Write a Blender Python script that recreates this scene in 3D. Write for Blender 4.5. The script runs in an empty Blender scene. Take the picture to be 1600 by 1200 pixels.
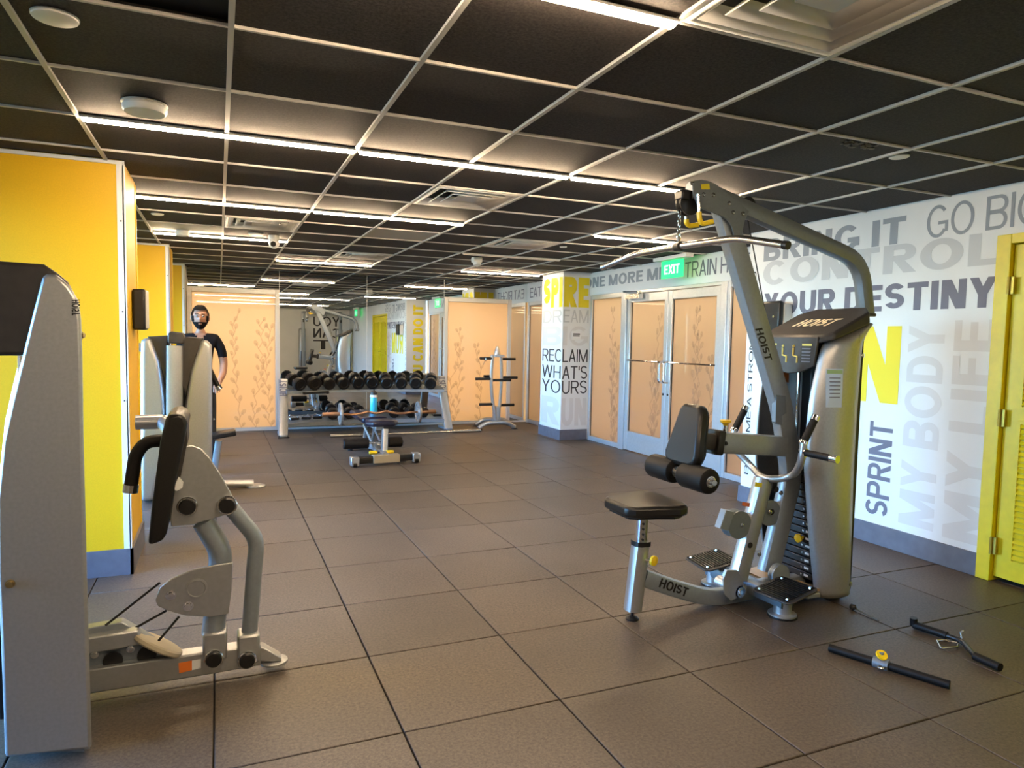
import bpy, bmesh, math, random
from mathutils import Vector, Matrix
random.seed(7)
V = Vector
sc = bpy.context.scene
COL = sc.collection

# ---------------------------------------------------------------- camera
F_PX, YAW, PITCH, ROLL = 1069.1, 0.3983, 0.06955, 0.01767
CAM_H, OX, OY = 1.3789, -9.0, 6.0
_fw = V((math.sin(YAW)*math.cos(PITCH), math.cos(YAW)*math.cos(PITCH), -math.sin(PITCH)))
_rt = V((math.cos(YAW), -math.sin(YAW), 0)); _up = _rt.cross(_fw)
RT = math.cos(ROLL)*_rt + math.sin(ROLL)*_up
UP = -math.sin(ROLL)*_rt + math.cos(ROLL)*_up
FW = _fw
cd = bpy.data.cameras.new('camera'); cam = bpy.data.objects.new('camera', cd); COL.objects.link(cam)
cd.sensor_width = 36; cd.lens = F_PX/1600*36; cd.shift_x = -OX/1600; cd.shift_y = OY/1600
cd.clip_start = .05; cd.clip_end = 200
m = Matrix((RT, UP, -FW)).transposed().to_4x4(); m.translation = (0, 0, CAM_H)
cam.matrix_world = m
sc.camera = cam
O = V((0, 0, CAM_H))
def ray(px, py): return FW + (px-800-OX)/F_PX*RT - (py-600-OY)/F_PX*UP
def W(px, py, Y): d = ray(px, py); return O + d*(Y/d.y)          # point on the plane Y
def WX(px, py, X): d = ray(px, py); return O + d*(X/d.x)         # point on the plane X
def WF(px, py, z=0): d = ray(px, py); return O + d*((z-CAM_H)/d.z)

# ---------------------------------------------------------------- world, exposure
sc.view_settings.view_transform = 'Standard'; sc.view_settings.look = 'None'
sc.view_settings.gamma = 1; sc.view_settings.use_curve_mapping = False
sc.view_settings.exposure = 0.75
w = bpy.data.worlds.new('world'); sc.world = w; w.use_nodes = True
nt = w.node_tree; bgn = nt.nodes['Background']
sky = nt.nodes.new('ShaderNodeTexSky'); sky.sky_type = 'NISHITA'; sky.sun_disc = False
sky.sun_elevation = math.radians(50); sky.sun_rotation = math.radians(60)
wbm = nt.nodes.new('ShaderNodeMix'); wbm.data_type = 'RGBA'; wbm.blend_type = 'MULTIPLY'; wbm.inputs[0].default_value = 1
wbm.inputs[7].default_value = (.42, .76, 1.16, 1)                   # the camera is balanced for the warm LEDs, so daylight reads blue
nt.links.new(sky.outputs[0], wbm.inputs[6]); nt.links.new(wbm.outputs[2], bgn.inputs[0]); bgn.inputs[1].default_value = 5.6
sc.cycles.max_bounces = 8; sc.cycles.diffuse_bounces = 4; sc.cycles.glossy_bounces = 5
sc.cycles.transmission_bounces = 6; sc.cycles.transparent_max_bounces = 8
sc.cycles.sample_clamp_indirect = 6; sc.cycles.caustics_reflective = False; sc.cycles.caustics_refractive = False

# key levels (metres)
CH = 2.327                 # ceiling
WR = 4.231                 # right wall
SF = 4.82                  # shop-front plane
YM = 10.55                 # back wall with mirror
PX_ = -.48                 # inner face of the yellow piers
WL = -2.7                  # window wall on the left
YB = -3.2                  # wall behind the camera
LED_W = 120.0               # LED emission

# portals in the left window bays guide the daylight sampling
for (y0, y1) in ((2.1, 4.3), (5.1, 8.0), (8.8, 10.3)):
    l = bpy.data.lights.new('daylight_portal', 'AREA'); l.shape = 'RECTANGLE'; l.size = 2.1; l.size_y = y1-y0
    l.cycles.is_portal = True
    o = bpy.data.objects.new('daylight_portal', l); COL.objects.link(o)
    o.location = (WL-.12, (y0+y1)/2, 1.15); o.rotation_euler = (0, -math.pi/2, 0)

# ---------------------------------------------------------------- materials
MATS = {}
def mat(name, col, rough=.5, metal=0., noise=None, bump=0., coat=0., emit=None, es=0., spec=.5):
    if name in MATS: return MATS[name]
    m = bpy.data.materials.new(name); m.use_nodes = True; t = m.node_tree; b = t.nodes['Principled BSDF']
    b.inputs['Base Color'].default_value = (*col, 1); b.inputs['Roughness'].default_value = rough
    b.inputs['Metallic'].default_value = metal; b.inputs['Coat Weight'].default_value = coat
    b.inputs['Specular IOR Level'].default_value = spec
    if emit: b.inputs['Emission Color'].default_value = (*emit, 1); b.inputs['Emission Strength'].default_value = es
    if noise:
        sc_, amt = noise
        tc = t.nodes.new('ShaderNodeTexCoord'); n = t.nodes.new('ShaderNodeTexNoise')
        n.inputs['Scale'].default_value = sc_; n.inputs['Detail'].default_value = 5
        g = t.nodes.new('ShaderNodeNewGeometry')
        t.links.new(g.outputs['Position'], n.inputs['Vector'])
        r = t.nodes.new('ShaderNodeMapRange'); r.inputs[1].default_value = .3; r.inputs[2].default_value = .7
        r.inputs[3].default_value = 1-amt; r.inputs[4].default_value = 1+amt
        t.links.new(n.outputs[0], r.inputs[0])
        mx = t.nodes.new('ShaderNodeMix'); mx.data_type = 'RGBA'; mx.blend_type = 'MULTIPLY'; mx.inputs[0].default_value = 1
        mx.inputs[6].default_value = (*col, 1); t.links.new(r.outputs[0], mx.inputs[7])
        t.links.new(mx.outputs[2], b.inputs['Base Color'])
        if bump:
            bp = t.nodes.new('ShaderNodeBump'); bp.inputs['Strength'].default_value = bump; bp.inputs['Distance'].default_value = .004
            t.links.new(n.outputs[0], bp.inputs['Height']); t.links.new(bp.outputs[0], b.inputs['Normal'])
    MATS[name] = m
    return m
M_silver = mat('silver_paint', (.46, .475, .485), .32, .75, (60, .05))
M_shroud = mat('shroud_silver', (.45, .46, .465), .36, .7, (90, .06))
M_gun = mat('grey_paint', (.175, .205, .235), .38, .35, (60, .05))
M_grey = mat('mid_grey_paint', (.28, .32, .355), .36, .45, (60, .05))
M_black = mat('black_plastic', (.011, .0105, .0105), .35, 0, (40, .2), spec=.4)
M_dark = mat('dark_cap', (.035, .031, .028), .42, 0, (30, .15), spec=.4)
M_vinyl = mat('black_vinyl', (.011, .01, .009), .33, 0, (220, .2), .12, .0, spec=.4)
M_foam = mat('black_foam', (.008, .0072, .007), .5, 0, (300, .25), .2, spec=.2)
M_chrome = mat('chrome', (.8, .8, .8), .12, 1)
M_steel = mat('steel', (.62, .6, .57), .25, 1)
M_rubber = mat('black_rubber', (.007, .0065, .0065), .36, 0, (120, .2), .1, spec=.32)
M_ystick = mat('yellow_plastic', (.85, .58, .01), .35)
M_yell = mat('yellow_paint', (.76, .44, .001), .5, 0, (180, .04), .05)
M_ydoor = mat('yellow_door_paint', (.74, .6, .005), .4, 0, (20, .05))
M_wall = mat('white_wall', (.74, .77, .79), .55, 0, (3, .025), .03)
M_white = mat('white_paint', (.8, .8, .78), .45)
M_trimg = mat('grey_trim', (.62, .61, .58), .4, .2)
M_base = mat('grey_baseboard', (.115, .12, .15), .5, 0, (14, .12), .1)
M_alu = mat('aluminium', (.66, .7, .74), .33, .7, (50, .04))
M_tbar = mat('ceiling_bar_white', (.62, .6, .57), .5)
M_let_d = mat('lettering_slate', (.15, .155, .21), .6)
M_let_m = mat('lettering_grey', (.27, .31, .36), .6)
M_let_l = mat('lettering_pale', (.54, .57, .6), .6)
M_let_ll = mat('lettering_very_pale', (.645, .655, .665), .6)
M_let_y = mat('lettering_yellow', (.82, .68, .02), .6)
M_let_k = mat('lettering_black', (.03, .03, .035), .6)
M_wpanel = mat('pale_tile', (.55, .52, .46), .7)
M_vent = mat('vent_white', (.8, .78, .74), .5)
M_gap = mat('joint_dark', (.012, .01, .009), .9)
M_skin = mat('skin', (.34, .17, .105), .55)
M_hair = mat('hair', (.006, .005, .0045), .8, 0, (300, .4), .4, spec=.1)
M_shirt = mat('black_shirt', (.008, .008, .01), .9, spec=.1)
M_pants = mat('dark_trousers', (.02, .021, .025), .85)
M_eye = mat('eye_white', (.3, .28, .26), .4)
M_orange = mat('orange_label', (.8, .2, .03), .5)
M_paper = mat('paper_white', (.75, .77, .78), .6)
M_water = mat('blue_bottle', (.05, .5, .85), .15)
M_bluepad = mat('navy_vinyl', (.01, .012, .03), .3, 0, (220, .2), .1)
M_led = mat('led_light', (.9, .85, .8), .5, emit=(1, .74, .47), es=LED_W)
M_ledoff = mat('led_unlit', (.75, .72, .68), .4)
M_green = mat('exit_green', (.02, .5, .22), .4, emit=(.0, 1., .2), es=.75)
M_wood = mat('tan_plate', (.45, .33, .2), .4, .2)
M_corr = mat('corridor_wall', (.72, .58, .4), .7)
M_corrf = mat('corridor_floor', (.95, .76, .46), .4)
M_gripbrown = mat('bronze_bar', (.35, .2, .12), .3, .8)

def rubber_floor():
    m = bpy.data.materials.new('rubber_tile'); m.use_nodes = True; t = m.node_tree; b = t.nodes['Principled BSDF']
    g = t.nodes.new('ShaderNodeNewGeometry'); oi = t.nodes.new('ShaderNodeObjectInfo')
    n1 = t.nodes.new('ShaderNodeTexNoise'); n1.inputs['Scale'].default_value = 85; n1.inputs['Detail'].default_value = 6; n1.inputs['Roughness'].default_value = .75
    n2 = t.nodes.new('ShaderNodeTexNoise'); n2.inputs['Scale'].default_value = 1.6; n2.inputs['Detail'].default_value = 4
    for n in (n1, n2): t.links.new(g.outputs['Position'], n.inputs['Vector'])
    r = t.nodes.new('ShaderNodeValToRGB'); e = r.color_ramp.elements
    e[0].position = .3; e[0].color = (.026, .019, .0135, 1); e[1].position = .68; e[1].color = (.128, .1, .073, 1)
    t.links.new(n1.outputs[0], r.inputs[0])
    r2 = t.nodes.new('ShaderNodeMapRange'); r2.inputs[1].default_value = .3; r2.inputs[2].default_value = .7
    r2.inputs[3].default_value = .82; r2.inputs[4].default_value = 1.15
    t.links.new(n2.outputs[0], r2.inputs[0])
    ra = t.nodes.new('ShaderNodeMapRange'); ra.inputs[3].default_value = .88; ra.inputs[4].default_value = 1.12
    t.links.new(oi.outputs['Random'], ra.inputs[0])
    mu = t.nodes.new('ShaderNodeMath'); mu.operation = 'MULTIPLY'
    t.links.new(r2.outputs[0], mu.inputs[0]); t.links.new(ra.outputs[0], mu.inputs[1])
    mx = t.nodes.new('ShaderNodeMix'); mx.data_type = 'RGBA'; mx.blend_type = 'MULTIPLY'; mx.inputs[0].default_value = 1
    t.links.new(r.outputs[0], mx.inputs[6]); t.links.new(mu.outputs[0], mx.inputs[7]); t.links.new(mx.outputs[2], b.inputs['Base Color'])
    b.inputs['Roughness'].default_value = .47
    bp = t.nodes.new('ShaderNodeBump'); bp.inputs['Strength'].default_value = .25; bp.inputs['Distance'].default_value = .002
    t.links.new(n1.outputs[0], bp.inputs['Height']); t.links.new(bp.outputs[0], b.inputs['Normal'])
    return m
M_floor = rubber_floor()
def ceil_tile():
    m = bpy.data.materials.new('dark_ceiling_tile'); m.use_nodes = True; t = m.node_tree; b = t.nodes['Principled BSDF']
    g = t.nodes.new('ShaderNodeNewGeometry'); oi = t.nodes.new('ShaderNodeObjectInfo')
    n1 = t.nodes.new('ShaderNodeTexNoise'); n1.inputs['Scale'].default_value = 90; n1.inputs['Detail'].default_value = 6; n1.inputs['Roughness'].default_value = .75
    t.links.new(g.outputs['Position'], n1.inputs['Vector'])
    r = t.nodes.new('ShaderNodeValToRGB'); e = r.color_ramp.elements
    e[0].position = .35; e[0].color = (.016, .014, .0135, 1); e[1].position = .7; e[1].color = (.066, .056, .052, 1)
    t.links.new(n1.outputs[0], r.inputs[0])
    ra = t.nodes.new('ShaderNodeMapRange'); ra.inputs[3].default_value = .8; ra.inputs[4].default_value = 1.2
    t.links.new(oi.outputs['Random'], ra.inputs[0])
    mx = t.nodes.new('ShaderNodeMix'); mx.data_type = 'RGBA'; mx.blend_type = 'MULTIPLY'; mx.inputs[0].default_value = 1
    t.links.new(r.outputs[0], mx.inputs[6]); t.links.new(ra.outputs[0], mx.inputs[7]); t.links.new(mx.outputs[2], b.inputs['Base Color'])
    b.inputs['Roughness'].default_value = .8; b.inputs['Specular IOR Level'].default_value = .3
    bp = t.nodes.new('ShaderNodeBump'); bp.inputs['Strength'].default_value = .4; bp.inputs['Distance'].default_value = .003
    t.links.new(n1.outputs[0], bp.inputs['Height']); t.links.new(bp.outputs[0], b.inputs['Normal'])
    return m
M_ceil = ceil_tile()
def frosted(name, col):
    m = bpy.data.materials.new(name); m.use_nodes = True; t = m.node_tree
    for n in list(t.nodes):
        if n.type != 'OUTPUT_MATERIAL': t.nodes.remove(n)
    out = [n for n in t.nodes if n.type == 'OUTPUT_MATERIAL'][0]
    tr = t.nodes.new('ShaderNodeBsdfTranslucent'); tr.inputs[0].default_value = (*col, 1)
    df = t.nodes.new('ShaderNodeBsdfDiffuse'); df.inputs[0].default_value = (.5, .48, .46, 1)
    m1 = t.nodes.new('ShaderNodeMixShader'); m1.inputs[0].default_value = .12
    t.links.new(tr.outputs[0], m1.inputs[1]); t.links.new(df.outputs[0], m1.inputs[2])
    tp = t.nodes.new('ShaderNodeBsdfTransparent'); tp.inputs[0].default_value = (.95, .93, .9, 1)
    m0 = t.nodes.new('ShaderNodeMixShader'); m0.inputs[0].default_value = .26
    t.links.new(m1.outputs[0], m0.inputs[1]); t.links.new(tp.outputs[0], m0.inputs[2]); m1 = m0
    gl = t.nodes.new('ShaderNodeBsdfGlossy'); gl.inputs['Roughness'].default_value = .015
    fr = t.nodes.new('ShaderNodeFresnel'); fr.inputs[0].default_value = 1.5
    m2 = t.nodes.new('ShaderNodeMixShader')
    t.links.new(fr.outputs[0], m2.inputs[0]); t.links.new(m1.outputs[0], m2.inputs[1]); t.links.new(gl.outputs[0], m2.inputs[2])
    t.links.new(m2.outputs[0], out.inputs[0])
    return m
M_frost = frosted('frosted_glass', (.86, .8, .72))
def film():
    m = bpy.data.materials.new('sprig_film'); m.use_nodes = True; t = m.node_tree
    for n in list(t.nodes):
        if n.type != 'OUTPUT_MATERIAL': t.nodes.remove(n)
    out = [n for n in t.nodes if n.type == 'OUTPUT_MATERIAL'][0]
    tr = t.nodes.new('ShaderNodeBsdfTransparent'); tr.inputs[0].default_value = (.84, .83, .83, 1)
    df = t.nodes.new('ShaderNodeBsdfDiffuse'); df.inputs[0].default_value = (.45, .44, .44, 1)
    mx = t.nodes.new('ShaderNodeMixShader'); mx.inputs[0].default_value = .06
    t.links.new(tr.outputs[0], mx.inputs[1]); t.links.new(df.outputs[0], mx.inputs[2]); t.links.new(mx.outputs[0], out.inputs[0])
    return m
M_vine = film()
def clear_glass():
    m = bpy.data.materials.new('window_glass'); m.use_nodes = True; t = m.node_tree
    for n in list(t.nodes):
        if n.type != 'OUTPUT_MATERIAL': t.nodes.remove(n)
    out = [n for n in t.nodes if n.type == 'OUTPUT_MATERIAL'][0]
    tr = t.nodes.new('ShaderNodeBsdfTransparent'); gl = t.nodes.new('ShaderNodeBsdfGlossy'); gl.inputs['Roughness'].default_value = .0
    fr = t.nodes.new('ShaderNodeFresnel'); fr.inputs[0].default_value = 1.45
    m2 = t.nodes.new('ShaderNodeMixShader')
    t.links.new(fr.outputs[0], m2.inputs[0]); t.links.new(tr.outputs[0], m2.inputs[1]); t.links.new(gl.outputs[0], m2.inputs[2])
    t.links.new(m2.outputs[0], out.inputs[0])
    return m
M_glass = clear_glass()
M_mirror = mat('mirror', (.86, .87, .86), .0, 1)

# ---------------------------------------------------------------- mesh helpers
class MB:
    def __init__(s): s.v = []; s.f = []; s.cuts = []
    def cut(s): s.cuts.append((len(s.v), len(s.f))); return s      # start of a separate piece
    def add(s, vs, fs):
        k = len(s.v); s.v += [V(p) for p in vs]; s.f += [tuple(i+k for i in f) for f in fs]; return s
    def box(s, c, d, rot=None):
        c = V(c); h = [x/2 for x in d]; vs = []
        for z in (-1, 1):
            for y in (-1, 1):
                for x in (-1, 1):
                    p = V((x*h[0], y*h[1], z*h[2]))
                    if rot is not None: p = rot @ p
                    vs.append(c+p)
        return s.add(vs, [(0,2,3,1),(4,5,7,6),(0,1,5,4),(2,6,7,3),(0,4,6,2),(1,3,7,5)])
    def box2(s, a, b):
        return s.box([(a[i]+b[i])/2 for i in range(3)], [abs(b[i]-a[i]) for i in range(3)])
    def prism(s, pts, ext):
        ext = V(ext); n = len(pts); pts = [V(p) for p in pts]
        nrm = V((0,0,0))
        for i in range(n): nrm += pts[i].cross(pts[(i+1) % n])
        if nrm.dot(ext) > 0: pts = pts[::-1]
        vs = pts + [p+ext for p in pts]
        fs = [tuple(range(n)), tuple(reversed(range(n, 2*n)))]
        fs += [(i, i+n, (i+1) % n+n, (i+1) % n) for i in range(n)]
        fs[0] = tuple(range(n))
        return s.add(vs, fs)
    def sweep(s, pts, prof, up=None, caps=True, scale=None):
        pts = [V(p) for p in pts]; n = len(pts); k = len(prof)
        T = []
        for i in range(n):
            a = pts[max(i-1, 0)]; b = pts[min(i+1, n-1)]
            if 0 < i < n-1:
                d = ((pts[i]-a).normalized()+(b-pts[i]).normalized())
            else: d = b-a
            T.append(d.normalized())
        if up is None:
            up = V((0, 0, 1)) if abs(T[0].z) < .9 else V((0, 1, 0))
        X = T[0].cross(V(up)).normalized()
        vs = []
        for i in range(n):
            X = (X - T[i]*X.dot(T[i])).normalized(); Yv = X.cross(T[i]).normalized()
            sc_ = scale[i] if scale else 1
            for (a, b) in prof: vs.append(pts[i]+(X*a+Yv*b)*sc_)
        fs = []
        for i in range(n-1):
            for j in range(k):
                j2 = (j+1) % k
                fs.append((i*k+j, i*k+j2, (i+1)*k+j2, (i+1)*k+j))
        if caps: fs += [tuple(reversed(range(k))), tuple(range((n-1)*k, n*k))]
        return s.add(vs, fs)
    def tube(s, pts, r, seg=12, bend=0., **kw):
        return s.sweep(fillet(pts, bend), [(r*math.cos(2*math.pi*i/seg), r*math.sin(2*math.pi*i/seg)) for i in range(seg)], **kw)
    def rtube(s, pts, wd, ht, bend=0., cr=.012, **kw):
        prof = []
        for (sx, sy, a0) in ((1,1,0),(-1,1,90),(-1,-1,180),(1,-1,270)):
            for a in (0, 45, 90):
                t = math.radians(a0+a)
                prof.append((sx*(wd/2-cr)+cr*math.cos(t), sy*(ht/2-cr)+cr*math.sin(t)))
        return s.sweep(fillet(pts, bend), prof, **kw)
    def lathe(s, p, ax, prof, seg=20):
        ax = V(ax).normalized(); p = V(p)
        a = ax.orthogonal().normalized(); b = ax.cross(a); k = len(prof); vs = []
        for i in range(seg):
            t = 2*math.pi*i/seg; d = a*math.cos(t)+b*math.sin(t)
            for (r, h) in prof: vs.append(p+d*r+ax*h)
        fs = []
        for i in range(seg):
            i2 = (i+1) % seg
            for j in range(k-1): fs.append((i*k+j, i2*k+j, i2*k+j+1, i*k+j+1))
        if prof[0][0] > 1e-6: fs.append(tuple(i*k for i in reversed(range(seg))))
        if prof[-1][0] > 1e-6: fs.append(tuple(i*k+k-1 for i in range(seg)))
        return s.add(vs, fs)
    def cyl(s, a, b, r, seg=16):
        a = V(a); b = V(b); return s.lathe(a, b-a, [(r, 0), (r, (b-a).length)], seg)
    def ball(s, c, r, seg=14, sc3=(1,1,1)):
        c = V(c); n0 = len(s.v)
        s.lathe((0,0,0), (0,0,1), [(max(1e-7, r*math.sin(math.pi*i/8)), -r*math.cos(math.pi*i/8)) for i in range(9)], seg)
        for i in range(n0, len(s.v)):
            p = s.v[i]; s.v[i] = c+V((p.x*sc3[0], p.y*sc3[1], p.z*sc3[2]))
        return s
    def build(s, name, m, parent=None, ang=35, bevel=0, solid=0, local=False, sub=0):
        if len(s.cuts) > 1:
            c = s.cuts+[(len(s.v), len(s.f))]
            for (v0, f0), (v1, f1) in zip(c, c[1:]):
                q = MB(); q.v = s.v[v0:v1]; q.f = [tuple(i-v0 for i in f) for f in s.f[f0:f1]]
                o = q.build(name, m, parent, ang, bevel, solid, local, sub)
            return o
        me = bpy.data.meshes.new(name); me.from_pydata([tuple(p) for p in s.v], [], s.f); me.update()
        bm = bmesh.new(); bm.from_mesh(me); bmesh.ops.remove_doubles(bm, verts=bm.verts, dist=1e-5)
        if not solid: bmesh.ops.recalc_face_normals(bm, faces=bm.faces)
        bm.to_mesh(me); bm.free()
        me.polygons.foreach_set('use_smooth', [True]*len(me.polygons)); me.set_sharp_from_angle(angle=math.radians(ang))
        me.materials.append(m)
        o = bpy.data.objects.new(name, me); COL.objects.link(o)
        if solid:
            md = o.modifiers.new('s', 'SOLIDIFY'); md.thickness = solid; md.offset = 0
        if bevel:
            md = o.modifiers.new('b', 'BEVEL'); md.width = bevel; md.segments = 2; md.limit_method = 'ANGLE'; md.angle_limit = math.radians(40)
            md.harden_normals = False
        if sub:
            md = o.modifiers.new('u', 'SUBSURF'); md.levels = sub; md.render_levels = sub
        if parent is not None:
            o.parent = parent
            if not local: o.matrix_parent_inverse = world_of(parent).inverted()
        return o
def world_of(o):
    m = o.matrix_basis.copy()
    if o.parent: m = world_of(o.parent) @ o.matrix_parent_inverse @ m
    return m
def fillet(pts, r, n=6):
    pts = [V(p) for p in pts]
    if not r or len(pts) < 3: return pts
    out = [pts[0]]
    for i in range(1, len(pts)-1):
        p = pts[i]; a = pts[i-1]-p; b = pts[i+1]-p
        rr = min(r, a.length*.48, b.length*.48)
        A = p+a.normalized()*rr; B = p+b.normalized()*rr
        for k in range(n+1):
            t = k/n; out.append(A*(1-t)**2+p*2*t*(1-t)+B*t*t)
    out.append(pts[-1]); return out
def tag(o, label, cat, group=None, kind=None):
    o['label'] = label
    if cat: o['category'] = cat
    if group: o['group'] = group
    if kind: o['kind'] = kind
    return o
def thing(name, label, cat, loc=(0,0,0), rz=0, group=None):
    o = bpy.data.objects.new(name, None); COL.objects.link(o); o.empty_display_size = .1
    o.location = loc; o.rotation_euler = (0, 0, rz)
    o.matrix_basis = Matrix.Translation(V(loc)) @ Matrix.Rotation(rz, 4, 'Z')
    return tag(o, label, cat, group)
def struct(o, label):
    o['kind'] = 'structure'; o['label'] = label; o['category'] = o.name.split('_')[0].split('.')[0]; return o
def cbox(name, m, parent, a, b, bevel=0):
    return MB().box2(a, b).build(name, m, parent, bevel=bevel)
def copy_tree(o, parent=None):
    c = o.copy(); COL.objects.link(c); c.parent = parent
    for ch in [x for x in bpy.data.objects if x.parent == o]: copy_tree(ch, c)
    return c
# --- a small sans-serif letter set drawn from bars, slants and arcs (cap height 1); t = stroke weight
def glyph(ch, t):
    P = []; h = t*.86
    w = {'I': t, "'": t*.9, ' ': .3, 'M': .84+t*.5, 'W': .98+t*.5, 'O': .78+t*.3, 'G': .76+t*.3, 'C': .72+t*.3, 'E': .56+t*.2, 'F': .52+t*.2, 'L': .5+t*.2, 'T': .62+t*.2, 'S': .6+t*.3}.get(ch, .66+t*.25)
    def bar(x0, y0, x1, y1): P.append([(x0, y0), (x1, y0), (x1, y1), (x0, y1)])
    def sl(xa, xb, y0=0, y1=1, tt=None):
        tt = tt or t*1.08; P.append([(xa-tt/2, y0), (xa+tt/2, y0), (xb+tt/2, y1), (xb-tt/2, y1)])
    def arc(cx, cy, rx, ry, a0, a1, n=14):
        for k in range(n):
            A, B = [math.radians(a0+(a1-a0)*q/n) for q in (k, k+1)]
            P.append([(cx+rx*math.cos(A), cy+ry*math.sin(A)), (cx+rx*math.cos(B), cy+ry*math.sin(B)), (cx+(rx-t)*math.cos(B), cy+(ry-h)*math.sin(B)), (cx+(rx-t)*math.cos(A), cy+(ry-h)*math.sin(A))])
    if ch == 'I': bar(0, 0, t, 1)
    elif ch == "'": bar(0, .68, t*.9, 1)
    elif ch == 'L': bar(0, 0, t, 1); bar(t, 0, w, h)
    elif ch in 'EF':
        bar(0, 0, t, 1); bar(t, 1-h, w, 1); bar(t, .5-h/2+.02, w*.93, .5+h/2+.02)
        if ch == 'E': bar(t, 0, w, h)
    elif ch == 'T': bar(0, 1-h, w, 1); bar(w/2-t/2, 0, w/2+t/2, 1-h)
    elif ch == 'H': bar(0, 0, t, 1); bar(w-t, 0, w, 1); bar(t, .5-h/2, w-t, .5+h/2)
    elif ch == 'N': bar(0, 0, t, 1); bar(w-t, 0, w, 1); P.append([(w-t*1.25, 0), (w, 0), (t*1.25, 1), (0, 1)])
    elif ch == 'M': bar(0, 0, t, 1); bar(w-t, 0, w, 1); P.append([(w/2-t*.5, 0), (w/2+t*.5, 0), (t*1.2, 1), (0, 1)]); P.append([(w/2-t*.5, 0), (w/2+t*.5, 0), (w, 1), (w-t*1.2, 1)])
    elif ch == 'W':
        a = w/4; sl(a, t*.5); sl(a, 2*a); sl(3*a, 2*a); sl(3*a, w-t*.5)
    elif ch == 'A': sl(t*.5, w/2); sl(w-t*.5, w/2); bar(w*.24, .26, w*.76, .26+h)
    elif ch == 'Y': sl(w/2, t*.5, .42, 1); sl(w/2, w-t*.5, .42, 1); bar(w/2-t*.54, 0, w/2+t*.54, .43)
    elif ch == 'X': sl(t*.5, w-t*.5); sl(w-t*.5, t*.5)
    elif ch == 'O': arc(w/2, .5, w/2, .515, 0, 360, 36)
    elif ch in 'CG':
        arc(w/2, .5, w/2, .515, 42, 318 if ch == 'C' else 325, 30)
        if ch == 'G': bar(w*.54, .5-h, w, .5); bar(w-t*.95, .16, w, .5)
    elif ch == 'D': bar(0, 0, t, 1); bar(t, 0, w*.5, h); bar(t, 1-h, w*.5, 1); arc(w*.5, .5, w*.5, .5, -90, 90, 20)
    elif ch in 'PR':
        bar(0, 0, t, 1); bar(t, 1-h, w*.62, 1); bar(t, .42, w*.62, .42+h); arc(w*.62, .71, w*.38, .29, -90, 90)
        if ch == 'R': P.append([(w-t*1.1, 0), (w+t*.1, 0), (w*.66, .44), (w*.62-t*.9, .44)])
    elif ch == 'B':
        bar(0, 0, t, 1)
        for y0, y1 in ((0, .55), (.48, 1)):
            bar(t, y0, w*.62, y0+h*.95); bar(t, y1-h*.95, w*.62, y1); arc(w*.62, (y0+y1)/2, w*.38, (y1-y0)/2, -90, 90)
    elif ch == 'U': bar(0, .35, t, 1); bar(w-t, .35, w, 1); arc(w/2, .36, w/2, .375, 180, 360, 18)
    elif ch == 'S':
        arc(w/2, .735, w/2, .28, 25, 270, 18); arc(w/2, .735-.56+h, w/2, .28, -155, 90, 18)
    elif ch == 'K': bar(0, 0, t, 1); sl(t*.6, w-t*.5, .35, 1); sl(w-t*.5, t*1.3, 0, .6)
    return P, w
def text_data(s, t):
    polys = []; x = 0; gap = .09+.02/t*.3*.3
    for ch in s:
        g, w = glyph(ch, t)
        for p in g: polys.append([(x+a, b) for a, b in p])
        x += w+(.09 if ch != ' ' else 0)
    x0 = min(a for p in polys for a, b in p); x1 = max(a for p in polys for a, b in p)
    return [[((a-x0)/(x1-x0), b) for a, b in p] for p in polys]
def text(s, p0, right, up, m, parent, bold=.0, name='lettering'):
    """flat print: s fills the parallelogram p0, p0+right, p0+up"""
    p0 = V(p0); right = V(right); up = V(up); b = MB()
    nn_ = right.cross(up).normalized()
    for k, p in enumerate(text_data(s, .12+bold*3)): b.add([p0+right*u+up*v+nn_*(4e-5*(k % 12)) for u, v in p], [tuple(range(len(p)))])
    me = bpy.data.meshes.new(name); me.from_pydata([tuple(p) for p in b.v], [], b.f); me.materials.append(m)
    o = bpy.data.objects.new(name, me); COL.objects.link(o)
    if parent is not None:
        o.parent = parent; o.matrix_parent_inverse = world_of(parent).inverted()
    return o

# ================================================================ SETTING
# ---- floor
T = .615; FX0, FY0 = .585, 4.1086
fo = MB().box2((WL-.1, YB, -.06), (SF+.1, YM+.05, -.012)).build('floor', M_gap)
struct(fo, 'brown-black rubber tile floor of the gym')
tm = MB().box((0, 0, -.006), (T-.006, T-.006, .012)); t0 = tm.build('tile', M_floor, fo, bevel=.003, local=True)
bpy.context.view_layer.update()
first = True; rest = MB(); ntile = 0
x = FX0-6*T
cells = []
for i in range(-6, 8):
    for j in range(-13, 12):
        cx = FX0+(i+.5)*T; cy = FY0+(j+.5)*T
        if cx < WL or cx > SF+.2 or cy > YM+.2 or cy < YB: continue
        cells.append((cx, cy))
cells.sort(key=lambda c: (0 if (c[1] > .9 and c[0] > -1.6) else 1, c[1] if c[1] > .9 else 50-c[1]))
for n, (cx, cy) in enumerate(cells):
    if n < 230:
        o = t0 if n == 0 else t0.copy()
        if n: COL.objects.link(o)
        o.location = (cx, cy, 0.0007*random.uniform(-1, 1)-.0007)
    else: rest.box((cx, cy, -.0065), (T-.006, T-.006, .012))
ro = rest.build('tile', M_floor, fo); ro['kind'] = 'stuff'

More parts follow.
